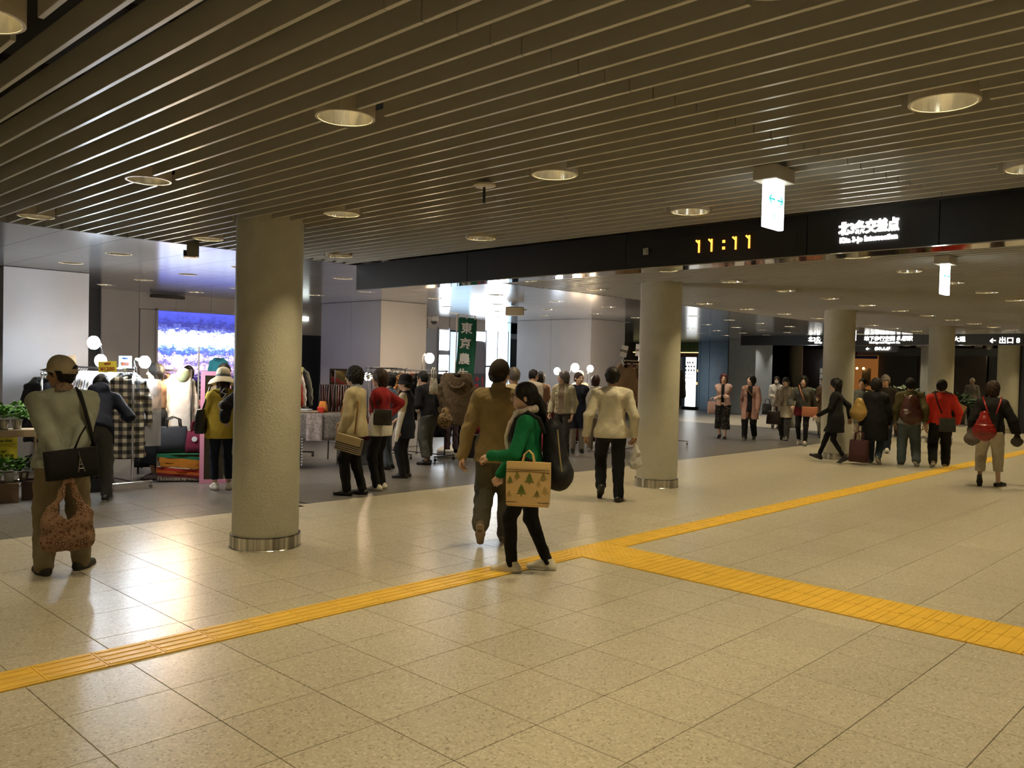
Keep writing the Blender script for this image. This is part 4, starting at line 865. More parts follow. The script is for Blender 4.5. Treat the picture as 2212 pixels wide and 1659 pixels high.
P_add('denim',(8.15,10.45),1.49,70,'curly haired woman in a blue denim shirt between red cardigan and black hat',hair=('curly',HAIRK),top=T(F_('denim shirt',(.11,.155,.22)),o=.016,hem=.8,n='shirt'),bottom=B(F_('washed jeans',(.12,.15,.18)),loose=.004),shoes=SB,hands=('front','front'),**q5)
def armcover(root,tp,sc,arms,hp_,hd,s):
    g=SDF(sc(arms[0][2])-.35*s,sc(arms[0][2])+.35*s,.010); a,e,w=arms[0]; d=(w-e)/np.linalg.norm(w-e)
    g.cone(sc(e-(e-a)*.2),sc(e),.052*s,.048*s,.02); g.cone(sc(e),sc(w),.048*s,.038*s,.02); g.cone(sc(w),sc(w+d*.16),.040*s,.030*s,.01); link('arm_cover',arrays_mesh('arm_cover',[g.nets()],WHITEC),root)
P_add('hat',(7.74,9.54),1.47,72,'woman in a black bucket hat and navy vest with white arm cover',hair=('short',HAIRK),top=[T(F_('cream short sleeved blouse',(.55,.47,.33)),hem=.9,o=.014,sleeve='short',n='blouse'),T(NAVY,hem=.62,o=.028,sleeve='none',n='vest')],bottom=B(BLKC,loose=.012),shoes=SB,hands=((-.24,.05,.72),(.15,.25,.85)),hat=brimhat(F_('black felt',(.010,.010,.011)),None,r=.135,hh=.11,droop=.03,name='bucket_hat'),extra=armcover,q=.0105)
P_add('leop',(9.10,10.60),1.55,52,'woman in a black top and grey trousers leaning to the coat rack',hair=('short',HAIRK),lean=14,top=T(BLKC,hem=.80,o=.022,sr=.015,n='top'),bottom=B(GREYT,loose=.022,hem=.12),shoes=dict(m=BLKL,low=1,top=.06),hands=((-.14,.3,1.02),(.18,.25,.95)),feet=[(-.12,-.05,0,0,.5),(.12,.1,0,0,-.3)],**q5)
P_add('beige',(8.95,8.55),1.62,35,'balding person in beige mostly hidden behind the man in khaki',hair=('bald',HAIRG),male=True,top=T(BEIGE,o=.02),bottom=B(DGREY,loose=.01),shoes=SB,hands=('front','front'),**q5)
P_add('creamman',(11.9,10.95),1.60,-20,'man in a cream blouson seen from behind, left of the woman with grey hair',hair=('short',HAIRK),male=True,lean=12,head=(-25,15),top=T(BEIGE if 0 else F_('cream blouson',(.50,.43,.33)),o=.026,sr=.012,hem=.85,n='blouson'),bottom=B(DGREY,loose=.01),shoes=SB,hands=('reach','front'),**q5)
P_add('grey',(11.90,10.10),1.57,158,'woman with grey hair in an open cream jacket with dark buttons over a lace top',hair=('bob',HAIRG),skin=SKIN2,head=(-58,0),top=[T(motif('lace print top',(.34,.27,.20),(.20,.15,.11),30),hem=.80,o=.010,n='lace_top'),T(F_('ivory jacket',(.52,.48,.33)),hem=.82,o=.026,sr=.01,open=.075,n='jacket')],bottom=B(DGREY,loose=.004),shoes=SB,hands=((-.2,.05,.78),(.235,.10,.80)),q=.0115,
  extra=lambda root,tp,sc,arms,hp_,hd,s:[MB().ball(sc(tp(.085,.155-.02*(z<1.0),z)),(.011,.008,.011),8,6).build('button',mat('dark buttons',(.05,.04,.03),.4),root,smooth=True) for z in (.90,.98,1.06,1.14,1.22)])
P_add('navyd',(12.6,10.33),1.55,182,'woman in a navy dress over pale leggings, glancing to her left',hair=('short',HAIRB),skin=SKIN2,head=(32,0),top=T(F_('dark navy dress',(.012,.014,.026)),hem=.50,o=.02,sleeve='34',n='dress'),bottom=B(F_('pale grey leggings',(.42,.40,.36)),loose=.008),shoes=dict(m=BLKL,sole=SOLEW),hands=((.20,.10,.80),(.10,.26,1.02)),q=.0115)
P_add('tunic',(13.15,10.35),1.50,-8,'woman in a white tunic seen from behind reaching to the right',hair=('bob',HAIRB),top=T(WHITEC,hem=.70,o=.022,flare=.03,sr=.015,n='tunic'),bottom=B(F_('beige slacks',(.45,.40,.32)),loose=.015),shoes=SWH,hands=('front',(.55,.22,1.12)),**q5)
P_add('curl2',(13.1,11.75),1.52,10,'short dark curly haired person beyond the man in the cream blouson',hair=('curly',HAIRK),top=T(BROWN),bottom=B(BLKC),shoes=SB,**q5)
P_add('white2',(14.2,11.6),1.56,30,'white haired person in a cream top beyond the woman with grey hair',hair=('curly',HAIRW),top=T(CREAM),bottom=B(BLKC),shoes=SB,**q5)
# people coming and going on the right
P_add('pink',(18.35,10.50),1.58,172,'woman with red-brown hair in pale pink jacket and floral culottes, arms crossed',hair=('wavy',mat('red brown hair',(.075,.016,.018),.4,noise=.4,nscale=30)),skin=SKIN2,head=(8,0),top=[T(BLKC,hem=.9,o=.004,n='blouse'),T(F_('pale pink jacket',(.52,.37,.30)),hem=.82,o=.022,open=.05,sr=.008,n='jacket')],bottom=B(FLORAL,loose=.025,flare=.055,hem=.24),shoes=SF,hands=((.10,.24,1.02),(-.10,.26,1.06)),feet=WS,q=.0155)
P_add('coat',(18.62,9.92),1.57,168,'woman in a long dusty pink coat over black, looking to the left',hair=('wavy',HAIRK),skin=SKIN2,head=(-42,-6),top=[T(BLKC,hem=.72,o=.008,n='black_top'),T(F_('dusty pink coat',(.40,.235,.18)),hem=.54,o=.030,open=.085,sr=.014,n='coat')],bottom=B(BLKC,loose=.016),shoes=dict(m=BLKL,sole=SOLEW),hands=('fwd','aft'),feet=WR,q=.0155)
def mask(root,hp_,hd,s): headpart(root,'face_mask',MB().ball((0,.066*s,-.052*s),(.056*s,.052*s,.048*s),14,10),mat('white mask',(.8,.8,.8),.7),hp_,hd)
P_add('mask',(23.1,11.5),1.52,178,'woman in a white hooded top with a white face mask',hair=('bob',HAIRK),top=T(WHITEC,hem=.80,o=.022,hood=1,n='hoodie'),bottom=B(WHITEC,loose=.006),shoes=SB,hands=('down','front'),feet=WS,q=.018,extra=lambda root,tp,sc,arms,hp_,hd,s:mask(root,hp_,hd,s))
P_add('scarf',(19.40,9.42),1.54,172,'woman in a beige coat with checked scarf and dark knitted hat',hair=('bob',HAIRG),skin=SKIN2,top=T(F_('beige trench',(.46,.41,.30)),hem=.60,o=.030,flare=.02,sr=.012,n='coat'),bottom=B(DGREY,loose=.014),shoes=dict(m=GREYT,sole=SOLEW),hands=('fwd','down'),feet=WL,head=(-6,0),hat=lambda root,hp_,hd,s: cap(F_('charcoal knit',(.045,.05,.045)),brim=False)(root,hp_,hd,s),extra=lambda root,tp,sc,arms,hp_,hd,s:scarf(root,tp,sc,s,mat('checked scarf',(.40,.34,.28),.9,noise=.6,nscale=26,bump=.5)),q=.0155)
P_add('gray',(18.45,8.53),1.585,176,'woman with curly black hair in a grey jacket with an orange shoulder bag',hair=('curly',HAIRK),skin=SKIN2,top=[T(F_('dark red jumper',(.12,.010,.014)),hem=.70,o=.014,n='jumper'),T(F_('grey wool jacket',(.085,.085,.075)),hem=.86,o=.032,sr=.012,n='jacket')],collar=F_('dark red jumper',(.12,.010,.014)),bottom=B(BLKC,loose=-.004),shoes=dict(m=motif('patterned trainers',(.5,.45,.38),(.06,.04,.03),40),sole=SOLEW),hands=('aft',(.22,.24,.93)),feet=WL,q=.0155)
P_add('fill1',(21.0,9.15),1.55,150,'dark haired person in brown behind the woman in the grey jacket',hair=('short',HAIRK),top=T(BROWN,hem=.6,o=.03,n='coat'),bottom=B(CREAM,loose=.02),shoes=SB,hands=('fwd','front'),feet=WS,q=.018)
P_add('fill2',(21.4,8.75),1.50,168,'person in a tan coat close to the third column',hair=('short',HAIRK),top=T(BEIGE,hem=.55,o=.03,n='coat'),bottom=B(DGREY),shoes=SB,feet=WR,head=(-50,0),q=.018)
P_add('blackd',(15.40,6.48),1.545,84,'woman in a black belted dress striding left past the third column',hair=('wavy',HAIRK),skin=SKIN2,top=T(BLKC,hem=.58,o=.016,flare=.03,n='dress'),bottom=B(BLKC,loose=-.012),shoes=SB,hands=((-.22,.30,.90),(.2,-.22,.85)),feet=[(-.07,-.22,0,.5,0),(.07,.33,0,-.3,0)],q=.0115)
P_add('greyc',(18.6,7.25),1.55,160,'person in a grey green coat behind the woman in the black dress',hair=('short',HAIRK),top=T(GREYT,hem=.6,o=.03,n='coat'),bottom=B(BEIGE),shoes=SWH,feet=WS,q=.018,facepaint=False)
P_add('blackc',(15.75,5.90),1.57,-8,'woman in a long black coat and jeans walking away with a mustard shoulder bag',hair=('curly',HAIRK),top=T(BLKC,hem=.46,o=.035,flare=.03,sr=.014,n='coat'),bottom=B(DENIM,loose=.012),shoes=dict(m=GREYT,sole=SOLEW),hands=('down','fwd'),feet=[(-.08,.16,0,-.1,.05),(.08,-.14,.02,.6,-.2)],q=.0115,facepaint=False)
P_add('cap2',(18.4,6.70),1.66,176,'man in a dark jacket and pale cap coming towards the camera',hair=('short',HAIRG),male=True,head=(-18,0),top=T(F_('charcoal brown jacket',(.025,.018,.014)),o=.03,hem=.72,sr=.01,n='jacket'),bottom=B(NAVY,loose=.014),shoes=SWH,feet=WL,hat=cap(mat('grey tan cap',(.26,.23,.19),.8)),q=.0155)
P_add('brown',(16.10,5.42),1.585,6,'man in an olive jumper and black beret with a brown backpack',hair=('short',HAIRK),male=True,wide=1.05,skin=SKIN3,top=[T(F_('grey tee',(.22,.24,.24)),hem=.76,o=.016,n='tee'),T(F_('olive brown jumper',(.10,.085,.035),noise=.5,nscale=5),hem=.82,o=.032,sr=.016,n='jumper')],bottom=B(F_('faded jeans',(.085,.11,.125)),loose=.026),shoes=dict(m=DGREY,sole=SOLEW),hands=('down','aft'),feet=[(-.11,.05,0,0,.15),(.12,-.2,0,.5,-.4)],hat=cap(F_('black beret',(.012,.011,.010)),brim=False),q=.0115,facepaint=False)
P_add('redman',(16.25,4.93),1.60,4,'man in a bright red jumper and black trousers walking away',hair=('short',HAIRK),male=True,wide=1.05,head=(-18,0),top=T(F_('bright red knit',(.60,.040,.028),bscale=90),hem=.80,o=.030,sr=.014,n='jumper'),bottom=B(BLKC,loose=.024),shoes=dict(m=F_('taupe trainers',(.22,.19,.14)),sole=SOLEW),hands=('down',(.27,.18,.86)),feet=[(-.12,-.16,0,.45,.1),(.11,.22,0,-.05,-.25)],q=.0115,facepaint=False)
P_add('darklegs',(19.3,5.85),1.58,10,'person in black walking ahead of the man in the red jumper',hair=('short',HAIRK),top=T(BLKC,o=.02),bottom=B(BLKC,loose=.02),shoes=SB,feet=WL,q=.018,facepaint=False)
P_add('backp',(14.12,3.58),1.575,2,'woman in a black cardigan and cropped white trousers with a red leather backpack',hair=('curly',HAIRB),skin=SKIN2,top=T(F_('black knit cardigan',(.012,.011,.011)),hem=.82,o=.034,sr=.018,n='cardigan'),bottom=B(F_('off white trousers',(.52,.47,.37)),loose=.016,hem=.23),shoes=dict(m=BLKL,low=1),hands=((-.26,.08,.80),(.34,.12,.82)),feet=[(-.13,-.16,.01,1.05,-.1),(.12,.1,0,0,-.65)],q=.010,facepaint=False)
P_add('far1',(33.3,9.1),1.58,176,'distant person in a checked jacket and pale knitted hat',hair=('short',HAIRG),top=T(motif('checked jacket',(.16,.14,.12),(.05,.05,.05),25),o=.04,hem=.78),bottom=B(BLKC),shoes=SB,q=.024,facepaint=False,hat=cap(CREAM,brim=False))
P_add('far2',(33.0,8.2),1.50,178,'distant person in pale grey near the far column',hair=('short',HAIRK),top=T(F_('pale grey',(.30,.29,.27)),o=.03),bottom=B(DGREY),shoes=SB,q=.024,facepaint=False)
P_add('far3',(29.6,8.9),1.60,170,'distant dark clothed person beside the fourth column',hair=('wavy',HAIRB),top=T(DGREY,o=.03),bottom=B(BLKC),shoes=SB,q=.024,facepaint=False)
P_add('far4',(36.0,8.1),1.62,180,'farthest person in grey behind the woman with the red backpack',hair=('short',HAIRK),top=T(DGREY,o=.03),bottom=B(BLKC),shoes=SB,q=.024,facepaint=False)
P_add('far5',(25.0,5.25),1.60,175,'person in a khaki coat at the right edge by the farthest column',hair=('short',HAIRB),top=T(KHAK,o=.03,hem=.6),bottom=B(CREAM),shoes=SB,q=.021,facepaint=False)
P_add('far6',(31.0,9.6),1.57,160,'distant person in a dark red top left of the checked jacket',hair=('wavy',HAIRB),top=T(F_('dark wine top',(.08,.02,.02)),o=.03),bottom=B(BLKC),shoes=SB,q=.024,facepaint=False)
# ---------------------------------------------------------------- market stalls
CHROME=mat('chrome tube',(.70,.70,.72),.15,metal=1); BLKP=mat('black plastic',(.014,.014,.015),.4); PAPERW=mat('white card',(.75,.75,.72),.8); CARDB=mat('brown card',(.33,.23,.12),.8); CARDY=mat('yellow card',(.75,.62,.05),.7); CARDL=mat('pale blue card',(.48,.60,.66),.7); INK=mat('brown ink',(.05,.02,.012),.8); INKR=mat('red brown ink',(.33,.05,.02),.8); CARTON=mat('carton',(.20,.13,.075),.8,noise=.15,nscale=5)
VD=lambda x,y:math.atan2(y,x)-math.pi/2            # turn that makes local -y face the camera
def gsdf(kind,seed):
    """a garment on a hanger, hook at the origin, seen full face along y"""
    g=SDF((-.36,-.13,-1.12),(.36,.13,-.05),.0125); f=(0,1,0)
    L={'shirt':.78,'jacket':.74,'coat':1.02,'poncho':.70,'trousers':.95}[kind]
    if kind=='trousers':
        for sd in (-1,1): g.cone((sd*.09,0,-.12),(sd*.10,0,-.12-L),.085,.075,.02,f,2.4)
    else:
        w=.185 if kind!='poncho' else .25; q=2.3 if kind!='coat' else 2.0
        g.cone((0,0,-.20),(0,0,-.12-L),w,w+.035,.03,f,q); g.cone((-.15,0,-.165),(.15,0,-.165),.045,.045,.04,f,1.2); g.cone((0,0,-.10),(0,0,-.2),.06,.10,.04,f,1.5)
        for sd in (-1,1):
            if kind=='poncho': g.cone((sd*.14,0,-.17),(sd*.27,0,-.42),.06,.09,.04,f,2); g.cone((sd*.22,0,-.3),(sd*.24,0,-.66),.08,.09,.04,f,2)
            else: g.cone((sd*.165,0,-.17),(sd*.235,.01,-.44),.058,.052,.02,f,1.3); g.cone((sd*.235,.01,-.44),(sd*.25,.0,-.68),.052,.042,.01,f,1.3)
        g.cut((0,0,-.12-L),(0,0,-1)); g.ell((0,-.03,-.09),(.07,.08,.05),sub=True)
    g.folds(.011 if kind!='shirt' else .007,seed,1.5); return arrays_mesh(kind,[g.nets()],DGREY)
GM={k:[gsdf(k,s_) for s_ in (1,2)] for k in ('shirt','jacket','coat')}; GM['poncho']=[gsdf('poncho',3)]; GM['trousers']=[gsdf('trousers',5)]
def hanger_mesh():
    mb=MB().tube([(.015,0,.012),(.022,0,-.005),(.012,0,-.022),(0,0,-.03),(0,0,-.075)],.0035,6); mb.tube([(-.20,0,-.15),(-.1,0,-.11),(0,0,-.075),(.1,0,-.11),(.20,0,-.15)],[.008,.010,.011,.010,.008],8); return mb.mesh('hanger',BLKP)
HM=hanger_mesh()
def garment(kind,v,m,loc,rz,lab,group=None,name='hanging_garment',cloth='cloth',scale=1.):
    o=empty(name,loc,rz,lab,'clothing',group); o.scale=(scale,)*3
    c=link(cloth,GM[kind][v%len(GM[kind])],o); c.material_slots[0].link='OBJECT'; c.material_slots[0].material=m; link('hanger',HM,o); return o
def rack(a,b,z,lab,m=CHROME,post=.013,wheels=True,foot=.26):
    """rail from a to b at height z on two T feet with castors"""
    a=Vector((*a,0)); b=Vector((*b,0)); d=(b-a).normalized(); n=Vector((-d.y,d.x,0)); o=empty('clothes_rack',a,0,lab,'clothes rack'); b=b-a
    MB().tube([Vector((0,0,z))-d*.04,b+Vector((0,0,z))+d*.04],post,10).build('rail',m,o,smooth=True)
    for p in (Vector((0,0,0)),b):
        MB().tube([p+Vector((0,0,.09)),p+Vector((0,0,z+.02))],post,10).build('post',m,o,smooth=True); ft=MB().box(p+Vector((0,0,.085)),(foot*2,.03,.028),rz=math.atan2(n.y,n.x),bev=.003).build('foot',m,o)
        for s_ in (-1,1): q=p+n*foot*.93*s_; MB().tube([q+Vector((0,0,.07)),q+Vector((0,0,.045))],.008,6).box(q+Vector((0,0,.05)),(.03,.035,.02)).build('castor_fork',m,ft); MB().ball(q+Vector((0,0,.024)),(.024,.024,.024),10,8).build('castor',BLKP if m!=CHROME else CHROME,ft)
    MB().tube([Vector((0,0,.10)),b+Vector((0,0,.10))],.010,8).build('lower_bar',m,o)
    return o
def clip_lamp(loc,aim,m,lab,r=.045,base=None):
    r=r*1.4  # bulb drawn oversized, its shape standing in for the glow around it
    """clip lamp with a bare bulb in a small reflector cup"""
    o=empty('clip_lamp',loc,0,lab,'lamp'); d=Vector(aim).normalized(); M=d.to_track_quat('Z','Y').to_matrix()
    P=lambda z,r_:[tuple(M@Vector((r_*math.cos(t),r_*math.sin(t),z))) for t in [2*math.pi*i/16 for i in range(16)]]
    MB().rings([P(-.10,.018),P(-.05,.024),P(-.02,.045),P(.0,.058)],cap=False).build('reflector_cup',mat('lamp cup',(.6,.6,.6),.35,metal=.6),o,smooth=True)
    b=MB().ball((0,0,0),(r,r,r*1.15),14,10).build('bulb',m,o,loc=tuple(d*.028),smooth=True)
    if base: e=Vector(base)-Vector(loc); MB().tube([d*-.09,d*-.12+Vector((0,0,-.03)),e],.007,6).build('stem',BLKP,o); MB().box(e,(.03,.03,.06),bev=.004).build('clip',BLKP,o)
    return o
COOL=(.80,.90,1.0); WARM=(1.0,.74,.48); LC=emi('cool white bulb',COOL,110); LW=emi('warm white bulb',WARM,330); LCS=emi('soft cool bulb',COOL,300)
clip_lamp((4.15,11.47,1.82),(-.25,.75,.15),LC,'brilliant cool white clip lamp aimed at the left white pillar',.055,(4.26,11.3,1.45))
clip_lamp((4.07,11.06,1.61),(-.2,-.5,-.3),LCS,'cool white clip lamp behind the yellow price card',.05,(4.25,11.1,1.48))
clip_lamp((4.46,10.74,1.60),(.35,-.5,-.2),emi('cool stall bulb',COOL,300),'cool white clip lamp on top of the front rack post',.05,(4.33,10.66,1.50))
clip_lamp((5.10,11.19,1.62),(.1,-.6,-.25),LW,'warm glowing clip lamp above the brown shawl',.055,(5.22,11.5,1.55))
clip_lamp((10.06,11.79,1.77),(.2,-.2,-.2),emi('warm white bulb b',WARM,170),'bright warm bulb to the left of the green banner',.06,(10.0,12.0,0))
clip_lamp((13.86,11.49,1.64),(-.1,-.6,0),emi('warm white bulb c',WARM,230),'round warm bulb behind the woman in the navy dress',.06,(13.9,11.7,.8))
clip_lamp((14.1,12.15,1.55),(.1,.6,.1),LC if 0 else emi('cool bulb d',COOL,230),'cool lamp low in front of the third white pillar',.05,(14.1,12.3,0))
clip_lamp((14.9,11.9,1.6),(.3,-.1,.6),emi('warm bulb e',WARM,260),'warm lamp among the orange jackets lighting the third pillar',.05,(14.9,12.0,0))
clip_lamp((8.85,11.95,1.40),(.1,.75,.1),emi('warm bulb f',WARM,150),'low warm lamp behind the shoppers lighting the middle pillar',.045,(8.85,11.85,0))
# rack of wrapped shirts
A0=Vector((4.31,10.65)); A1=Vector((4.20,12.25)); ra=math.atan2((A1-A0).y,(A1-A0).x)-math.pi/2
rack(A0,A1,1.50,'chrome clothes rack on castors holding wrapped shirts and a plaid shirt')
def plaid(name,c1,c2,c3,cell):
    m=bpy.data.materials.new(name); m.use_nodes=True; nt=m.node_tree; N=nt.nodes.new; L=nt.links.new; b=nt.nodes['Principled BSDF']; b.inputs['Roughness'].default_value=.85
    t=N('ShaderNodeTexCoord'); s_=N('ShaderNodeSeparateXYZ'); L(t.outputs['Object'],s_.inputs[0]); v=[]
    for ax in (0,2):
        a=N('ShaderNodeMath'); a.operation='MULTIPLY'; a.inputs[1].default_value=1/(2*cell); L(s_.outputs[ax],a.inputs[0]); f=N('ShaderNodeMath'); f.operation='FRACT'; L(a.outputs[0],f.inputs[0]); g=N('ShaderNodeMath'); g.operation='GREATER_THAN'; g.inputs[1].default_value=.5; L(f.outputs[0],g.inputs[0]); v.append(g)
    a=N('ShaderNodeMath'); a.operation='ADD'; L(v[0].outputs[0],a.inputs[0]); L(v[1].outputs[0],a.inputs[1]); h=N('ShaderNodeMath'); h.operation='MULTIPLY'; h.inputs[1].default_value=.5; L(a.outputs[0],h.inputs[0])
    r=N('ShaderNodeValToRGB'); r.color_ramp.interpolation='CONSTANT'; e=r.color_ramp.elements; e[0].color=(*c1,1); e[1].position=.3; e[1].color=(*c2,1); q=e.new(.8); q.color=(*c3,1); L(h.outputs[0],r.inputs[0]); L(r.outputs[0],b.inputs['Base Color']); return m
PLAID=plaid('black and cream buffalo plaid',(.016,.016,.016),(.13,.12,.10),(.60,.55,.42),.048); PLAIDD=plaid('dark plaid',(.012,.012,.012),(.035,.033,.03),(.09,.085,.075),.03)
garment('coat',0,PLAID,(4.295,10.79,1.50),VD(4.3,10.5),'black and cream checked shirt hanging at the front end of the wrapped shirts rack',name='hanging_shirt',cloth='shirt')
o=[x for x in bpy.data.objects if x.name.startswith('hanging_shirt') and x.parent is None][-1]; MB().box((-.02,-.10,-.42),(.06,.004,.10)).build('price_tag',CARDB,o)
WRAP=[mat('white wrapped cloth',(.66,.66,.68),.25,spec=.6,noise=.15,nscale=5,bump=.4,bscale=16),mat('grey wrapped cloth',(.36,.36,.36),.22,spec=.6,noise=.25,nscale=5,bump=.4,bscale=16),PLAIDD,mat('cream wrapped cloth',(.62,.58,.50),.25,spec=.6,noise=.15,nscale=5,bump=.4,bscale=16)]
for i in range(17):
    p=A0+(A1-A0)*((i+3.0)/20); garment('shirt',i,WRAP[(0,3,0,1,2,0,3,0,0,3,1,0,0,3,0,1,0)[i]],(p.x,p.y,1.50),ra+rng.uniform(-.12,.12),ORD[i]+' wrapped shirt from the front on the left chrome rack','wrapped shirts on the left rack')
sh=MB().sheet(lambda u,v:((u-.5)*.30,-.012+.02*math.sin(5*u+3*v),-.06-.85*v),6,8,.002).build('plastic_cover',mat('clear plastic',(.75,.77,.8),.18,alpha=.32,spec=.8,bump=.5,bscale=14),loc=(4.53,10.72,1.44),rz=VD(4.5,10.5),label='clear plastic garment cover hanging beside the checked shirt',category='cover')
B0,B1=(3.55,11.55),(4.15,12.55); rack(B0,B1,1.42,'second low chrome rack behind the wrapped shirts near the left pillar')
for i,m in enumerate((BLKC,GREYT,CREAM,F_('crimson blouse',(.30,.03,.06)),GREYT,CREAM,WHITEC,DGREY)):
    p=Vector(B0)+(Vector(B1)-Vector(B0))*((i+.7)/8.4); garment('jacket',i,m,(p.x,p.y,1.42),math.atan2(1.0,.6)-math.pi/2+rng.uniform(-.1,.1),('black','sage','cream','crimson','second sage','second cream','white','charcoal')[i]+' garment on the low rack near the left pillar','garments on the low rack')
def price_card(lines,size,m,loc,lab,tilt=0,stick=None):
    o=empty('price_card',loc,VD(*loc[:2]),lab,'price card'); M=Matrix.Rotation(tilt,4,'Y')
    MB().box((0,0,0),(size[0],.004,size[1]),M=M).build('card',m,o)
    for s_,sz,dz,ink in lines: text('lettering',s_,sz,ink,(dz*math.sin(tilt),-.004,dz),(math.cos(tilt),0,-math.sin(tilt)),(math.sin(tilt),0,math.cos(tilt)),o,depth=.001,bold=.002)
    if stick: MB().tube([(0,.006,-size[1]*.3),(0,.006,-size[1]*.5-stick)],.005,6).build('stick',CHROME,o)
price_card([('4900',.040,.018,INK),('1200',.050,-.035,INK)],(.21,.145),CARDB,(3.72,11.2,1.575),'brown card price sign reading 4900 and 1200 to the right of the cap',-.12,1.50)
price_card([('4900',.036,.035,INKR),('¥1200',.062,-.028,INKR)],(.205,.135),CARDY,(4.07,10.84,1.525),'yellow price card reading ¥1200 above the wrapped shirts',-.04,.05)
price_card([('9800',.030,.045,mat('blue ink',(.02,.06,.2),.7)),('¥10',.055,-.025,INKR)],(.15,.155),CARDL,(4.28,10.83,1.585),'pale blue price card reading ¥10 beside the cool lamp',0,.08)
# pink framed mirror
mr=empty('floor_mirror',(5.36,10.58,0),VD(5.36,10.58),'tall pink framed mirror leaning behind the woman in yellow','mirror')
tl=Matrix.Rotation(-.10,4,'X')
for nm,c,d,m in (('frame',(-.165,0,.745),(.055,.03,1.49),'p'),('frame',(.165,0,.745),(.055,.03,1.49),'p'),('frame',(0,0,.027),(.275,.03,.055),'p'),('frame',(0,0,1.463),(.275,.03,.055),'p'),('mirror_glass',(0,.004,.745),(.275,.008,1.39),'g')):
    q=tl@Vector(c); MB().box(tuple(q),d,M=tl).build(nm,mat('pink frame paint',(.72,.30,.42),.45) if m=='p' else mat('mirror glass',(.55,.55,.52),.03,metal=1),mr)
# accessory table with hats, bags
def table(x,y,w,d,h,rz,lab,m,legm,cloth=None):
    o=empty('table',(x,y,0),rz,lab,'table'); MB().box((0,0,h-.015),(w,d,.03),bev=.004).build('table_top',m,o)
    for sx in (-1,1):
        for sy in (-1,1): MB().box((sx*(w/2-.04),sy*(d/2-.04),(h-.03)/2),(.03,.03,h-.03)).build('leg',legm,o)
    if cloth: MB().sheet(lambda u,v:((u-.5)*(w+.02),-d/2-.012-.012*math.sin(26*u)*v,h+.003-.0*u-v*cloth[1]),40,6,.004).build('cloth',cloth[0],o,smooth=True)
    return o
tr=VD(5.9,12.0)
table(5.75,12.05,1.5,.8,.80,tr,'accessory table crowded with hats and handbags under the video screen',mat('dark wood',(.06,.04,.03),.5),BLKP,(F_('charcoal cloth',(.03,.03,.033)),.7))
tw=lambda u,v,z:tuple(Vector((5.75,12.05,z))+Matrix.Rotation(tr,3,'Z')@Vector((u,v,0)))
def hat_on(loc,m,lab,r=.15,hh=.09,g='hats on the accessory table'):
    MB().rings([[(a*math.cos(t),a*1.1*math.sin(t),z+.008*math.sin(2*t)*(a>.12)) for t in [2*math.pi*i/24 for i in range(24)]] for a,z in ((r,.004),(r*.8,.016),(.098,.022),(.094,hh*.8),(.07,hh),(.03,hh*1.06),(.002,hh*1.07))],cap=True).build('sun_hat',m,loc=loc,smooth=True,label=lab,category='hat',group=g)
PK=F_('dusty pink felt',(.60,.30,.27)); CRF=F_('cream straw',(.62,.50,.38),bump=.5,bscale=90); GRF=F_('grey felt',(.06,.055,.055)); 
for i,(u,v,z,m,l) in enumerate(((-.05,-.25,1.02,PK,'upper dusty pink felt hat on the hat pile'),(-.18,-.22,.98,PK,'left dusty pink felt hat on the hat pile'),(.10,-.28,.96,PK,'right dusty pink felt hat on the hat pile'),(-.22,-.24,.90,GRF,'topmost dark grey hat of the left stack'),(-.22,-.24,.86,GRF,'middle dark grey hat of the left stack'),(-.22,-.24,.82,GRF,'lowest dark grey hat of the left stack'),(.02,-.34,.87,CRF,'cream straw hat with its brim over the table edge'),(.14,-.36,.82,CRF,'lower cream straw hat at the table edge'),(.22,-.2,.90,CRF,'pale straw hat next to the pink mirror'))):
    hat_on(tw(u,v,z),m,l)
def bag(loc,rz,w,d,h,m,lab,handle=.14,hm=None,taper=.82,name='handbag',shape='tote',strapz=None,cat='bag',round_=.02,group=None,tilt=0):
    o=empty(name,loc,rz,lab,cat,group); o.rotation_euler=(0,tilt,rz)
    n=20; rs=[]
    for z,k,kd in ((0,.94,.9),(.012*h,1,1),(.35*h,1-(1-taper)*.25,1.06),(.7*h,1-(1-taper)*.62,.95),(.96*h,taper,.62),(h,taper,.55)):
        r=[]
        for i in range(n):
            t=2*math.pi*i/n; c,s_=math.cos(t),math.sin(t); p=.42; r.append((math.copysign(abs(c)**p,c)*w/2*k,math.copysign(abs(s_)**p,s_)*d/2*kd,z))
        rs.append(r)
    MB().rings(rs,cap=True).build('bag_body',m,o,smooth=True)
    if handle:
        for sy in (-1,1): MB().tube([(-w*.22*1,sy*d*.25,h*.93),(-w*.19,sy*d*.27,h+handle*.75),(0,sy*d*.28,h+handle),(w*.19,sy*d*.27,h+handle*.75),(w*.22,sy*d*.25,h*.93)],.009 if w<.3 else .011,8).build('handle',hm or m,o,smooth=True)
    if strapz: MB().tube([(-w*.40,0,h*.95)]+[tuple(p) for p in strapz]+[(w*.40,0,h*.95)],.010,6).build('strap',hm or m,o,smooth=True)
    return o
GREYB=F_('slate canvas',(.035,.038,.045)); WINE=F_('wine red canvas',(.16,.018,.04)); TANL=mat('tan leather',(.30,.14,.035),.5,noise=.1,nscale=6); DKL=mat('dark brown leather',(.025,.017,.014),.4)
bag((5.05,11.15,.39),VD(5.05,11.15)+.2,.42,.22,.34,GREYB,'slate grey canvas tote on the striped blanket',.13,BLKL)
bag((5.30,10.98,.37),VD(5.3,11)-.1,.30,.18,.30,WINE,'wine red canvas tote with a round white tag',.16,WINE)
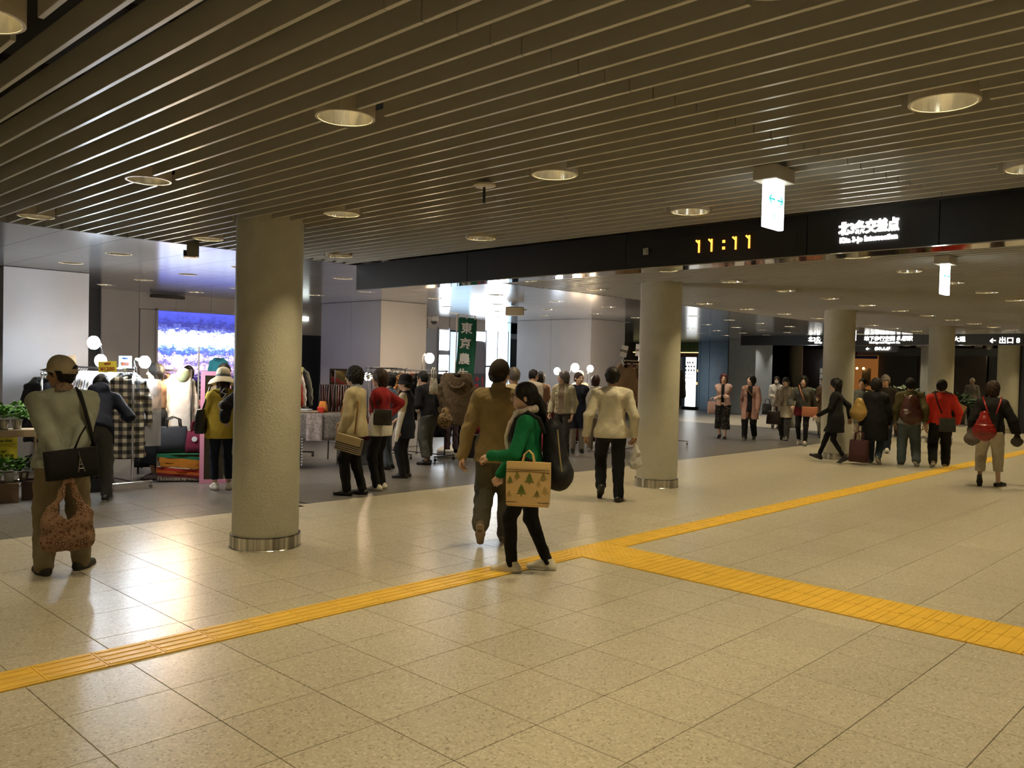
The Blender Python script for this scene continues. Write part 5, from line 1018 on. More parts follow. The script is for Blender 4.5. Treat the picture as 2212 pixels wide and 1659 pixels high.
wn=[x for x in bpy.data.objects if x.get('label','').startswith('wine red')][0]; MB().lathe([(.035,0),(.035,.004),(.001,.005)],n=18).build('round_tag',PAPERW,wn,loc=(-.02,-.105,.20)); wn.children[-1].rotation_euler=(math.pi/2,0,0)
bag(tw(-.55,-.30,.80),tr+.2,.22,.12,.36,TANL,'tan leather bag hanging at the left of the hats',.10,TANL)
bag(tw(-.1,.15,.82),tr,.26,.12,.20,DKL,'small black handbag below the stallkeeper',.14,BLKL); bag(tw(.28,.10,.82),tr+.3,.22,.12,.14,mat('taupe leather',(.13,.10,.08),.45),'taupe handbag with a hoop handle next to the mirror',.10,DKL)
bag(tw(-.40,.28,1.06),tr,.30,.16,.26,mat('basket weave',(.34,.22,.11),.7,noise=.5,nscale=30,bump=.8,bscale=60),'woven basket bag hanging near the warm lamp',.12,TANL)
garment('jacket',1,BROWN,(5.08,11.58,1.47),VD(5,11)+.6,'brown jacket hanging under the warm lamp',name='hanging_jacket'); garment('shirt',0,F_('bright white blouse',(.72,.70,.66)),(5.28,11.48,1.48),VD(5,11)+.5,'white blouse hanging right beneath the warm lamp',name='hanging_blouse')
MB().ball((0,0,0),(.09,.09,.10),20,12).build('cap_on_stand',F_('pale green knit',(.40,.42,.22)),loc=(5.16,11.12,1.42),smooth=True,label='pale green knitted hat displayed under the warm lamp',category='hat')
rack((5.02,11.62),(5.42,11.42),1.48,'dark stand behind the warm lamp carrying the brown jacket',BLKP,foot=.15)
TEAL=F_('teal t-shirt',(.03,.22,.30)); tg=garment('shirt',1,TEAL,(6.40,12.55,1.70),VD(6.4,12.5),'teal t-shirt on a black hanger above the straw hat',name='hanging_shirt',cloth='shirt',scale=.62); text('shirt_print','ARMY',.09,mat('pale print',(.6,.7,.7),.7),(0,-.105,-.30),(1,0,0),(0,0,1),tg,depth=.001) if 0 else None
gp=empty('grid_panel',(6.5,12.75,0),VD(6.5,12.7),'white wire grid panel behind the teal t-shirt','grid panel'); mb=MB()
for i in range(9): mb.tube([(-.3+.075*i,0,.9),(-.3+.075*i,0,1.78)],.003,5)
for i in range(12): mb.tube([(-.3,0,.92+.078*i),(.3,0,.92+.078*i)],.003,5)
mb.build('wire_grid',mat('white wire',(.7,.7,.7),.4),gp); MB().tube([(-.3,0,0),(-.3,0,1.85)],.012,8).tube([(.3,0,0),(.3,0,1.85)],.012,8).build('frame_posts',mat('white wire',(.7,.7,.7),.4),gp)
# striped blanket over a box
bl=empty('blanket_box',(5.18,11.08,0),VD(5.18,11.08)-.15,'box draped with a striped orange, red and green fringed blanket','box'); MB().box((0,0,.185),(.66,.32,.36),bev=.01).build('box',CARTON,bl)
STR=[(.02,.13,.06),(.50,.19,.02),(.50,.19,.02),(.75,.68,.55),(.42,.04,.02),(.55,.13,.02),(.16,.02,.02)]
zz=[.378,.335,.27,.215,.205,.165,.13,.09]
for i,c in enumerate(STR): MB().sheet(lambda u,v,i=i:((u-.5)*.60+.03*math.sin(3*zz[i]*9),-.172-.012*math.sin(9*u+i)-.04*(.37-zz[i]),zz[i]+(zz[i+1]-zz[i])*v-.05*u*(1)),14,2,.006).build('blanket_stripe',F_('blanket stripe %d'%i,c),bl)
MB().box((0,-.02,.372),(.62,.33,.012)).build('blanket_top',F_('green blanket',(.02,.12,.05)),bl)
mb=MB()
for i in range(34): u=i/33; mb.tube([((u-.5)*.58,-.185,.085-.05*u),((u-.5)*.58+rng.uniform(-.01,.01),-.19,.02-.03*u*0+rng.uniform(0,.015))],.004,5)
fr_=mb.build('fringe',F_('cream fringe',(.6,.52,.4)),bl); fr_['kind']='stuff'
# low stall with basil pots at the left edge
for (x,y,w,d,h,l) in ((2.88,10.62,.30,.30,.22,'front brown carton under the potted herbs'),(3.19,10.66,.22,.26,.22,'darker brown carton to the right of the front carton'),(2.55,10.75,.3,.3,.22,'brown carton at the left edge under the herbs')):
    o=empty('carton',(x,y,0),VD(x,y),l,'box'); MB().box((0,0,h/2),(w,d,h),bev=.004).build('carton_body',CARTON if w>.25 else mat('dark carton',(.07,.045,.03),.8),o); MB().box((0,-d/2-.002,h*.72),(.045,.004,.016)).build('hand_hole',mat('white tape',(.6,.58,.52),.7),o); MB().lathe([(.012,0),(.001,.002)],n=10).build('air_hole',BLKP,o,loc=(.03,-d/2-.002,h*.35)); o.children[-1].rotation_euler=(math.pi/2,0,0)
for i,(x,y,z,r,l) in enumerate(((2.80,10.58,.22,.13,'low green herb in a white pot at the left edge'),(2.93,10.60,.22,.13,'low green herb in a white pot on the front carton'),(3.10,10.68,.20,.12,'dark leafy herb behind the elderly man'),(2.72,10.70,.80,.15,'tall bright basil plant on the shelf at the left edge'),(2.90,10.70,.80,.15,'bright basil plant on the shelf by the elderly man'),(3.05,10.75,.80,.13,'bright basil plant half hidden by the elderly man'))):
    plant(x,y,z,r,.20,110,.075,l,WPOT if i<2 else mat('clear pot',(.45,.42,.36),.15,metal=.4),LEAFG if i!=2 else LEAF,.11,.055,10+i)
sf=empty('herb_shelf',(2.88,10.80,0),VD(2.88,10.8),'pale wooden shelf holding basil pots with a yellow price notice','shelf'); SHW=mat('pale wood',(.55,.42,.27),.6,noise=.15,nscale=8)
MB().box((0,0,.785),(.75,.32,.025)).build('shelf_board',SHW,sf); MB().box((0,-.165,.76),(.75,.012,.08)).build('front_rail',SHW,sf)
for s_ in (-1,1): MB().box((s_*.36,0,.39),(.02,.3,.77)).build('side_panel',SHW,sf)
yc=MB().box((-.03,-.185,.60),(.42,.006,.24)).build('yellow_notice',CARDY,sf); GI=mat('dark green ink',(.02,.05,.01),.8)
for s_,sz,x,z in (('Flower Garden',.052,-.03,.685),('しそ・バジル各種',.026,-.03,.56),('小 ¥300',.036,-.13,.515),('大 ¥500',.042,.075,.515)): text('notice_lettering',s_,sz,GI,(x,-.19,z),(1,0,0),(0,0,1),yc,depth=.0008,bold=.001)
MB().box((-.03,-.19,.645),(.37,.002,.003)).box((-.03,-.19,.625),(.33,.002,.003)).build('ruled_lines',GI,yc)
bk=empty('wire_basket',(3.95,10.85,0),VD(3.95,10.85),'dark wire basket with folded plaid under the shirt rack','basket'); mb=MB()
for i in range(7): mb.rings([[(sx*.19,sy*.13,.16+.03*i+e) for sx,sy in ((-1,-1),(1,-1),(1,1),(-1,1))] for e in (0,.006)],cap=False)
for i in range(9):
    for sy in (-1,1): mb.box((-.19+.0475*i,sy*.13,.25),(.005,.005,.2))
mb.build('wire_mesh',mat('dark wire',(.03,.03,.03),.5),bk); MB().box((0,0,.22),(.36,.24,.14),bev=.03).build('folded_plaid',PLAIDD,bk); MB().box((0,0,.08),(.4,.28,.16)).build('stand',BLKP,bk)
# middle stall: table with textiles
tm=VD(7.4,11.4)-.1
table(7.35,11.45,1.15,.7,.86,tm,'market table with folded textiles right of the nearest column',mat('dark wood',(.06,.04,.03),.5),mat('grey leg',(.3,.3,.3),.5),(F_('grey flowered cloth',(.22,.21,.20),noise=.5,nscale=30),.42))
tq=lambda u,v,z:tuple(Vector((7.35,11.45,z))+Matrix.Rotation(tm,3,'Z')@Vector((u,v,0)))
def folded(loc,rz,m,lab,w=.3,d=.24,h=.03): MB().box((0,0,h/2),(w,d,h),bev=min(.012,h*.4)).build('folded_cloth',m,loc=loc,rz=rz,label=lab,category='textile',group='folded textiles on the middle table',smooth=False)
for u,v,z,c,l,h in ((-.38,-.1,.86,(.42,.33,.20),'oatmeal cloth at the bottom of the folded pile',.04),(-.38,-.1,.90,(.60,.22,.10),'orange cloth on the folded pile',.03),(-.38,-.1,.93,(.62,.50,.32),'cream cloth on the folded pile',.04),(-.37,-.1,.97,(.50,.10,.05),'red orange cloth near the top of the folded pile',.025),(-.36,-.1,.995,(.66,.60,.48),'ivory cloth topping the folded pile',.03),(-.1,-.18,.86,(.30,.33,.38),'pale blue grey folded cloth in the middle of the table',.05),(-.28,-.27,.86,(.50,.36,.20),'tan cloth lying along the front edge',.03),(.05,-.25,.86,(.20,.16,.11),'brown patterned cloth beside the orange gift bag',.025)): folded(tq(u,v,z),tm+rng.uniform(-.3,.3),F_('textile '+l[:14],c),l,h=h)
bag(tq(.22,-.12,.86),tm,.16,.10,.17,F_('orange wrap',(.60,.24,.05)),'crumpled orange gift bag on the middle table',0,None,.6); MB().box((0,0,.045),(.10,.08,.09),bev=.006).build('red_box',mat('red box',(.55,.035,.02),.4),loc=tq(.20,-.27,.86),rz=tm,label='small red box in front of the orange gift bag',category='box')
gg=MB().sheet(lambda u,v:((u-.5)*.30,-.02*math.sin(20*u)*v,-.45*v),20,6,.004).build('gingham_cloth',plaid('gingham',(.65,.63,.60),(.10,.10,.10),(.012,.012,.012),.022),loc=tq(-.2,-.36,.50),rz=tm,label='black and white gingham cloth hanging under the middle table',category='textile')
MB().sheet(lambda u,v:((u-.5)*.24,-.02*math.sin(9*u)*v-.01,-.42*v),12,6,.004).build('flowered_cloth',F_('pale flowered cloth',(.42,.38,.38),noise=.45,nscale=26),loc=tq(.12,-.375,.86),rz=tm,label='pale flowered cloth hanging from the corner of the middle table',category='textile')
table(8.30,11.30,.80,.55,.62,VD(8.1,11.4)-.3,'low table with a dark red cloth behind the woman in cream',mat('dark wood',(.06,.04,.03),.5),mat('white leg',(.6,.6,.58),.5),(F_('dark red pile cloth',(.075,.010,.014),noise=.6,nscale=25),.22))
sb=empty('storage_box',(8.30,11.33,0),VD(8.1,11.4)-.3,'grey lidded storage box under the low table','box'); MB().box((0,0,.20),(.58,.38,.40),taper=1.05,bev=.01).build('tub',mat('grey tub',(.14,.145,.15),.5),sb); MB().box((0,0,.42),(.64,.42,.04),bev=.008).build('lid',mat('pale lid',(.30,.33,.36),.4),sb)
st=empty('accessory_stand',(7.72,11.30,0),VD(7.7,11.3),'dark stand hung with beads, belts and brown cords on the middle table','display stand'); MB().tube([(0,0,.62),(0,0,1.52)],.012,8).tube([(-.24,0,1.28),(.24,0,1.28)],.010,8).build('frame',DKL,st); MB().lathe([(.14,.62),(.14,.64),(.02,.66)],n=20,cap=True).build('base',DKL,st)
BEAD=[mat('dark cord',(.02,.012,.01),.35),mat('wine beads',(.09,.012,.016),.2),mat('brown beads',(.10,.05,.03),.3)]
for i in range(26): x=-.23+.46*i/25; MB().tube([(x,-.02+.04*(i%2),1.28),(x+rng.uniform(-.015,.015),-.04+.08*(i%2),1.05),(x+rng.uniform(-.02,.02),-.03+.06*(i%2),.72+rng.uniform(0,.14))],[.010,.014,.012],6).build('hanging_cord',BEAD[i%3],st)
lm=empty('leaning_mirror',(8.25,11.95,0),VD(8.2,11.9)+.1,'dark framed mirror leaning before the middle pillar','mirror')
for c,d,m in (((-.15,0,1.22),(.03,.03,.62),1),((.15,0,1.22),(.03,.03,.62),1),((0,0,1.52),(.30,.03,.03),1),((0,0,.92),(.30,.03,.03),1),((0,.005,1.22),(.28,.01,.60),0)): MB().box(c,d,M=None).build('frame' if m else 'mirror_glass',DKL if m else mat('mirror glass',(.55,.55,.52),.03,metal=1),lm)
MB().tube([(-.15,.02,.9),(-.16,.1,0)],.012,6).tube([(.15,.02,.9),(.16,.1,0)],.012,6).build('legs',DKL,lm)
# clothes on the stand behind the table near the column
hs=rack((7.45,12.3),(8.0,12.75),1.60,'rack of dark clothes just right of the nearest column',BLKP)
for i,(m,l) in enumerate(((F_('red and white top',(.60,.06,.03)),'red top on the rack right of the nearest column'),(F_('white apron',(.7,.69,.66)),'white top on the rack right of the nearest column'),(F_('dark leather jacket',(.015,.014,.015),bump=.1),'black jacket on the rack right of the nearest column'),(GREYT,'grey green jacket on the rack right of the nearest column'))): garment('shirt',i,m,(7.38+.17*i*.8,12.2+.14*i*.8,1.60),VD(7.5,12.3)+.25,l,'clothes right of the nearest column')
MB().sheet(lambda u,v:((u-.5)*.10+.012*math.sin(6*v),-.01,-.40*v),4,6,.004).build('white_stripe',F_('white apron',(.7,.69,.66)),[x for x in bpy.data.objects if x.get('label','').startswith('red top')][0],loc=(.06,-.12,-.28))
price_card([('500!',.085,-.01,INKR)],(.15,.20),mat('pale yellow card',(.62,.60,.22),.7),(7.48,12.0,1.46),'pale yellow price card reading 500! near the red top',.18,.06)
# rack with hangers and coats
C0,C1=Vector((8.59,11.62)),Vector((9.30,11.50)); rc=math.atan2((C1-C0).y,(C1-C0).x)-math.pi/2; rack(C0,C1,1.56,'long dark rack with empty hangers behind the shoppers',mat('grey tube',(.16,.17,.18),.35,metal=.7))
for i in range(7):
    p=C0+(C1-C0)*(.08+.13*i); o=empty('empty_hanger',(p.x,p.y,1.56),rc+.5+rng.uniform(-.15,.15),ORD[i]+' black empty hanger from the left on the long rack','hanger','empty hangers'); link('hanger',HM,o)
PONCHO=F_('brown knit',(.17,.12,.07),noise=.4,nscale=40,bump=.8,bscale=130)
garment('poncho',0,PONCHO,(9.56,10.47,1.56),VD(9.5,10.5),'large brown knitted poncho with a rolled collar facing the walkway',name='hanging_poncho',cloth='poncho',scale=1.12)
o=[x for x in bpy.data.objects if x.name.startswith('hanging_poncho') and x.parent is None][-1]; MB().tube([(.11*math.cos(t),-.085+.02*math.sin(t)-.02,-.19+.075*math.sin(t)) for t in [math.pi+math.pi*i/14 for i in range(15)]],.022,8).build('rolled_collar',PONCHO,o,smooth=True)
for i,(m,l) in enumerate(((BLKC,'black coat nearest the poncho'),(DGREY,'charcoal coat second behind the poncho'),(F_('dark brown wool',(.05,.033,.02)),'dark brown coat third behind the poncho'),(F_('pale trim',(.45,.38,.28)),'tan trimmed jacket in the coat row'),(BLKC,'black jacket in the middle of the coat row'),(F_('rust wool',(.25,.09,.05)),'rust jacket in the coat row'),(F_('taupe wool',(.13,.10,.075)),'taupe coat in the coat row'),(F_('orange brown leather',(.42,.18,.06)),'orange brown jacket at the far end of the coat row'),(DGREY,'last charcoal jacket by the white pillar'))):
    D0,D1=Vector((9.62,10.78)),Vector((9.45,12.0)); p=D0+(D1-D0)*(i+.6)/9.6; garment('coat' if i<3 else 'jacket',i,m,(p.x,p.y,1.53),math.atan2((D1-D0).y,(D1-D0).x)-math.pi/2+rng.uniform(-.15,.15),l,'coats beside the banner')
rack((9.62,10.80),(9.45,12.05),1.53,'second dark rack of coats running back beside the banner',mat('grey tube',(.16,.17,.18),.35,metal=.7))
garment('trousers',0,F_('mauve cloth',(.14,.10,.13)),(9.70,10.72,.98),VD(9.6,10.7)+.3,'mauve trousers hanging below the brown poncho',name='hanging_trousers',scale=.7); garment('trousers',0,BLKC,(9.92,10.70,1.02),VD(9.6,10.7),'black trousers hanging below the brown poncho',name='hanging_trousers',scale=.8)
# green banner on a pole with a water base
nb=empty('banner',(10.34,11.14,0),VD(10.3,11.2),'green cloth banner with white brush characters on a white pole','banner'); BG=F_('banner green',(.022,.125,.07))
MB().tube([(-.17,.0,.06),(-.135,.0,2.56)],.011,8).build('pole',mat('white pole',(.62,.60,.58),.5),nb); MB().tube([(-.16,0,2.545),(.20,0,2.52)],.007,8).build('cross_bar',mat('white pole',(.62,.60,.58),.5),nb)
MB().sheet(lambda u,v:(-.115+.33*u-.05*v+.012*math.sin(7*v),.016*math.sin(5*v+2*u),2.50-.02*u-1.85*v),8,24,.003).build('cloth',BG,nb,smooth=True)
for u in (0,.5,1): MB().box((-.115+.30*u,0,2.515-.02*u),(.022,.008,.075)).build('loop',mat('white tape',(.62,.6,.56),.7),nb)
WBR=mat('white brush print',(.80,.78,.74),.7)
for i,ch in enumerate('東京農生'): text('character',ch,.205,WBR,(.04-.017*i,-.035,2.29-.275*i),(1,0,-.05),(.02,0,1),nb,depth=.002,bold=.006)
wbz=empty('weighted_stand',(10.02,11.15,0),0,'white water filled banner base with a stubby neck under the coat rack','stand'); MB().lathe([(.20,.02),(.205,.12),(.19,.15),(.12,.19),(.07,.235),(.028,.26),(.028,.33),(.02,.34),(.001,.34)],n=28).build('tank',mat('white tank',(.62,.60,.54),.4),wbz,smooth=True); MB().lathe([(.175,0),(.175,.02)],n=20,cap=True).build('foot',mat('white tank',(.62,.60,.54),.4),wbz)
bag((10.55,11.0,.42),0,.26,.2,.32,F_('red netting',(.34,.03,.05),noise=.4,nscale=40),'red shopping basket beside the banner',.06,None,1.05,'red_basket'); MB().box((0,0,.21),(.5,.4,.42),bev=.01).build('black_crate',BLKP,loc=(10.5,11.02,0),rz=.3,label='black crate carrying the red basket',category='crate')
bag((10.45,10.95,.74),.2,.16,.12,.2,F_('white bottle wrap',(.6,.6,.64)),'white wrapped bundle above the red basket',0,None,.7,'bundle')
# right stall with orange jackets
E0,E1=Vector((13.05,9.62)),Vector((16.0,10.28)); re_=math.atan2((E1-E0).y,(E1-E0).x)-math.pi/2; rack(E0,E1,1.80,'tall chrome rack of orange and brown jackets passing behind the second column')
for i,(c,l) in enumerate((((.30,.20,.13),'tan jacket at the front of the tall rack'),((.09,.03,.035),'plum jacket second on the tall rack'),((.28,.20,.11),'khaki jacket third on the tall rack'),((.62,.16,.045),'bright orange striped jacket on the tall rack'),((.52,.36,.20),'cream and orange jacket on the tall rack'),((.42,.15,.06),'rust jacket with a grey collar on the tall rack'),((.58,.30,.18),'salmon jacket just left of the second column'),((.10,.09,.08),'grey jacket behind the second column'),((.02,.02,.02),'black jacket behind the second column'),((.05,.05,.05),'charcoal jacket behind the second column'),((.03,.03,.03),'dark jacket showing right of the second column'))):
    p=E0+(E1-E0)*((.03+.055*i) if i<7 else (.55+.11*(i-7))); garment('jacket',i,F_('tall rack cloth %d'%i,c,noise=.5 if i in (3,4) else .18,nscale=9),(p.x,p.y,1.80),VD(p.x,p.y)+.55+rng.uniform(-.2,.2),l,'jackets on the tall rack',scale=1.1)
for i,(x,y,c,l) in enumerate(((13.9,9.7,(.55,.26,.12),'orange shirt low on the tall rack'),(14.2,9.8,(.25,.17,.10),'brown shirt low on the tall rack'),(14.6,9.95,(.04,.045,.06),'dark shirt beside the second column'))): garment('coat',i,F_('low cloth %d'%i,c),(x,y,1.2),VD(x,y)+.4,l,'low hanging shirts')
price_card([('¥980',.07,0,INK)],(.13,.22),PAPERW,(13.25,9.75,1.98),'white price card standing on the tall rack',.2,.1); price_card([('SALE',.06,0,INK)],(.13,.24),PAPERW,(13.95,9.9,2.02),'white card on the tall rack close to the second column',.05,.1)
table(13.6,11.2,1.4,.8,.8,VD(13.6,11.2),'stall table behind the women near the round bulb',mat('dark wood',(.06,.04,.03),.5),BLKP,(F_('dark red pile cloth',(.075,.010,.014)),.65))
bag((12.15,11.0,0),.3,.4,.3,.36,F_('red netting',(.34,.03,.05)),'red shopping bag on the floor behind the woman with grey hair',.1,None,.9)
# small things fixed to the ceiling
spk=empty('ceiling_speaker',(11.9,11.4,CZ),VD(11.9,11.4),'beige box shaped speaker hanging from the white soffit','speaker'); MB().box((0,0,-.14),(.36,.16,.17),bev=.015).build('cabinet',mat('beige cabinet',(.40,.36,.27),.5),spk); MB().tube([(0,0,0),(0,0,-.07)],.02,8).build('stem',CHROME,spk); MB().lathe([(.05,0),(.042,.02),(.01,.03)],n=16,cap=True).build('horn',mat('beige cabinet',(.40,.36,.27),.5),spk,loc=(.19,-.02,-.12)); spk.children[-1].rotation_euler=(0,math.pi/2,0)
pj=empty('ceiling_camera',(4.03,8.50,CZ),VD(4.03,8.5),'dark boxy camera hanging at the edge of the white soffit','camera'); MB().box((0,0,-.075),(.12,.12,.15),bev=.004).build('housing',mat('dark beige housing',(.09,.08,.06),.5),pj); MB().box((-.03,-.02,-.155),(.12,.14,.012)).build('bottom_plate',mat('pale plate',(.4,.38,.33),.5),pj); MB().lathe([(.03,0),(.03,.03),(.022,.032)],n=14,cap=True).build('lens',BLKP,pj,loc=(-.06,0,-.11)); pj.children[-1].rotation_euler=(0,-math.pi/2,0)
sn=empty('ceiling_sensor',(3.92,4.06,CZ),0,'small round ceiling sensor with a short black rod','sensor'); MB().lathe([(.075,0),(.075,-.012),(.06,-.02),(.001,-.02)],n=24).build('plate',RIM,sn); MB().tube([(0,0,-.02),(0,0,-.125)],.009,8).build('rod',BLKP,sn)
cc=empty('dome_camera',(11.25,13.02,2.52),0,'black dome camera on the side of the middle pillar','camera'); MB().ball((0,0,0),(.075,.075,.075),16,10).build('dome',BLKP,cc,smooth=True); MB().lathe([(.08,.0),(.08,.09)],n=20,cap=True).build('mount',mat('grey mount',(.35,.36,.38),.4),cc); MB().box((-.11,0,.06),(.2,.04,.03)).build('arm',mat('grey mount',(.35,.36,.38),.4),cc)
# ---------------------------------------------------------------- bags carried by the people
def strap_run(name,info_,pts,m,par,r=.012,flat=2.2):
    g=SDF(np.min(pts,0)-.08,np.max(pts,0)+.08,.008)
    for a,b in zip(pts,pts[1:]): g.cone(a,b,r,r,.005)
    return link(name,arrays_mesh(name,[g.nets()],m),par)
def carried(info_,p,rz=0,**k):
    """world place and turn for something held at local point p of a figure"""
    w_=wpt(info_,p); return tuple(w_),info_['rz']+rz
def pull(o,info_):   # local frame of the figure -> local frame of the bag, for straps
    M=Matrix.Translation(Vector((info_['pos'][0],info_['pos'][1],0)))@Matrix.Rotation(info_['rz'],4,'Z'); return o.matrix_basis.inverted()@M
def add_strap(o,info_,pts,m,r=.011):
    A=pull(o,info_); mb=[tuple(A@Vector(p)) for p in pts]; MB().tube(mb,r,8).build('strap',m,o,smooth=True)
# black shoulder bag of the elderly man, with a tower shaped charm; patterned bag in his hands
s1_=i1['s']; l,rz=carried(i1,(.055,-.225,.745)); 
o=bag((l[0],l[1],l[2]),rz,.36,.09,.215,BLKC if 0 else F_('black nylon',(.012,.012,.013)),'black shoulder bag with a small tower charm on the elderly man\'s hip',0,None,1.0,'shoulder_bag'); o.rotation_euler=(0,-.10,rz)
T1=i1['tp']; add_strap(o,i1,[(.20,-.215,.94),(.17,-.19,1.10),(.135,-.155,1.25),(.105,-.085,1.375),(.085,.0,1.40),(.07,.12,1.3)],F_('black webbing',(.012,.012,.013)),.014); add_strap(o,i1,[(.06,-.215,.95),(.10,-.185,1.05),(.14,-.16,1.12)],F_('black webbing',(.012,.012,.013)),.007)
ch=MB().tube([(.05,-.052,.20),(.055,-.055,.15)],.003,6); 
for a,b in (((.055,.15),(.035,.045)),((.055,.15),(.078,.045)),((.045,.10),(.066,.10)),((.040,.07),(.072,.07))): ch.tube([(a[0],-.057,a[1]),(b[0],-.057,b[1])],.004,6)
ch.build('tower_charm',mat('pewter',(.25,.25,.24),.35,metal=1),o)
PAT=motif('patterned bag print',(.17,.075,.045),(.035,.018,.014),34,.30); 
ntp=PAT.node_tree; rp=[n for n in ntp.nodes if n.type=='VALTORGB'][0]; q_=rp.color_ramp.elements.new(.22); q_.color=(.42,.32,.22,1); rp.color_ramp.elements[0].position=.12; q_=rp.color_ramp.elements.new(.42); q_.color=(.17,.075,.045,1); q_=rp.color_ramp.elements.new(.50); q_.color=(.24,.15,.10,1)
l,rz=carried(i1,(.02,-.255,.225)); pb=empty('cloth_bag',l,rz,'brown ring patterned cloth bag held behind the elderly man\'s back','bag')
g=SDF((-.25,-.12,-.03),(.25,.12,.56),.008); g.cone((-.10,0,.07),(.10,0,.07),.085,.085,.03,(0,1,0),1.5); g.cone((-.085,0,.18),(.085,0,.18),.095,.085,.04,(0,1,0),1.7); g.cone((-.125,0,.25),(-.055,0,.36),.045,.03,.03,(0,1,0),1.6); g.cone((.125,0,.25),(.06,0,.36),.045,.03,.03,(0,1,0),1.6); g.cone((-.055,0,.36),(-.015,0,.53),.03,.016,.02,(0,1,0),1.6); g.cone((.06,0,.36),(.02,0,.53),.03,.016,.02,(0,1,0),1.6)
g.ell((0,0,.30),(.062,.12,.085),sub=True); g.folds(.006,4,1.8); link('bag_body',arrays_mesh('bag_body',[g.nets()],PAT),pb)
# tree printed paper bag and dark backpack of the woman in green
s3=i3['s']; wl=i3['arms'][0]
l,rz=carried(i3,(-.30,-.04,.575)); pg=empty('paper_bag',l,rz-math.pi/2,'tan paper bag printed with green trees on the arm of the woman in green','bag')
TANP=mat('tan paper',(.60,.41,.175),.5,noise=.06,nscale=6); 
rs=[]
for z,k,dd in ((0,.93,.05),(.02,.97,.11),(.16,1,.105),(.30,1,.085),(.34,1,.07)):
    w_,d_=.335*k/2,dd/2; rs.append([(-w_,-d_,z),(0,-d_*1.12,z),(w_,-d_,z),(w_+.002,0,z),(w_,d_,z),(0,d_*1.05,z),(-w_,d_,z),(-w_-.002,0,z)])
MB().rings(rs,cap=True).build('paper_body',TANP,pg)
mb=MB()
for z in (.285,.038): mb.box((0,-.055,z),(.335,.006,.004)); mb.box((-.1685,0,z),(.004,.09,.004))
mb.build('printed_lines',mat('dark print',(.03,.025,.015),.7),pg)
GT=[mat('leaf print',(.13,.16,.03),.7),mat('olive print',(.24,.20,.05),.7),mat('faded print',(.40,.29,.10),.7)]
for x,z,s_,m in ((-.045,.10,.075,0),(.015,.195,.070,0),(-.135,.185,.05,0),(.075,.085,.05,1),(.12,.215,.055,1),(-.08,.225,.05,1),(.135,.11,.055,2),(.085,.17,.04,2),(-.14,.08,.045,2)):
    t=MB(); y=-.0605 if abs(x)<.1 else -.0575
    for k,(w_,zz) in enumerate(((.55,0),(.42,.28),(.28,.55))): t.add([(x-s_*w_,y,z+s_*zz),(x+s_*w_,y,z+s_*zz),(x,y,z+s_*(zz+.5))],[(0,1,2)])
    t.add([(x-s_*.06,y,z-s_*.25),(x+s_*.06,y,z-s_*.25),(x+s_*.06,y,z),(x-s_*.06,y,z)],[(0,1,2,3)]); t.build('printed_tree',GT[m],pg)
for y in (-.035,.035): MB().tube([(-.05,y,.33),(-.035,y*.7,.40),(0,y*.3,.43),(.03,y*.7,.40),(.045,y,.33)],.006,6).build('handle',TANP,pg)
l,rz=carried(i3,(.0,-.205,.70)); bp=empty('backpack',l,rz,'dark navy backpack on the back of the woman in green','backpack')
g=SDF((-.24,-.24,-.1),(.24,.2,.62),.010); g.cone((0,-.02,.10),(0,.02,.44),.14,.10,.04,(0,1,0),1.25); g.cone((-.05,-.06,.09),(.05,-.06,.09),.11,.11,.04,(0,1,0),1.2); g.folds(.004,2,1.5); link('pack_body',arrays_mesh('pack_body',[g.nets()],F_('dark navy nylon',(.013,.014,.018),rough=.6)),bp)
MB().tube([(-.135,-.03,.46),(-.155,-.05,.3),(-.15,-.07,.15),(-.12,-.09,.05)],.006,6).build('zip',mat('brass zip',(.30,.25,.12),.4),bp); A=pull(bp,i3)
for sd in (-1,1): MB().tube([tuple(A@Vector(p)) for p in ((sd*.09,-.13,1.12),(sd*.115,-.085,1.24),(sd*.125,.0,1.285),(sd*.125,.095,1.23),(sd*.13,.135,1.1),(sd*.15,.10,.97),(sd*.13,-.12,.86))],.018,8).build('shoulder_strap',F_('dark webbing',(.02,.02,.022)),bp,smooth=True)
# plastic bag of the man in white
w4=i4['arms'][1][2]; l,rz=carried(i4,(w4[0]+.03,w4[1],w4[2]-.40)); pl=empty('plastic_bag',l,rz,'white plastic carrier bag hanging from the hand of the man in the white jacket','bag')
g=SDF((-.16,-.12,-.02),(.16,.12,.38),.009); g.cone((0,0,.06),(0,0,.18),.085,.05,.03,(0,1,0),1.4); g.cone((0,0,.18),(0,0,.33),.05,.012,.03); g.folds(.008,6,2.2); link('bag_film',arrays_mesh('bag_film',[g.nets()],mat('white film',(.72,.71,.68),.4,alpha=.8)),pl); MB().ball((0,0,.055),(.05,.04,.03),12,8).build('contents',CARDB,pl)
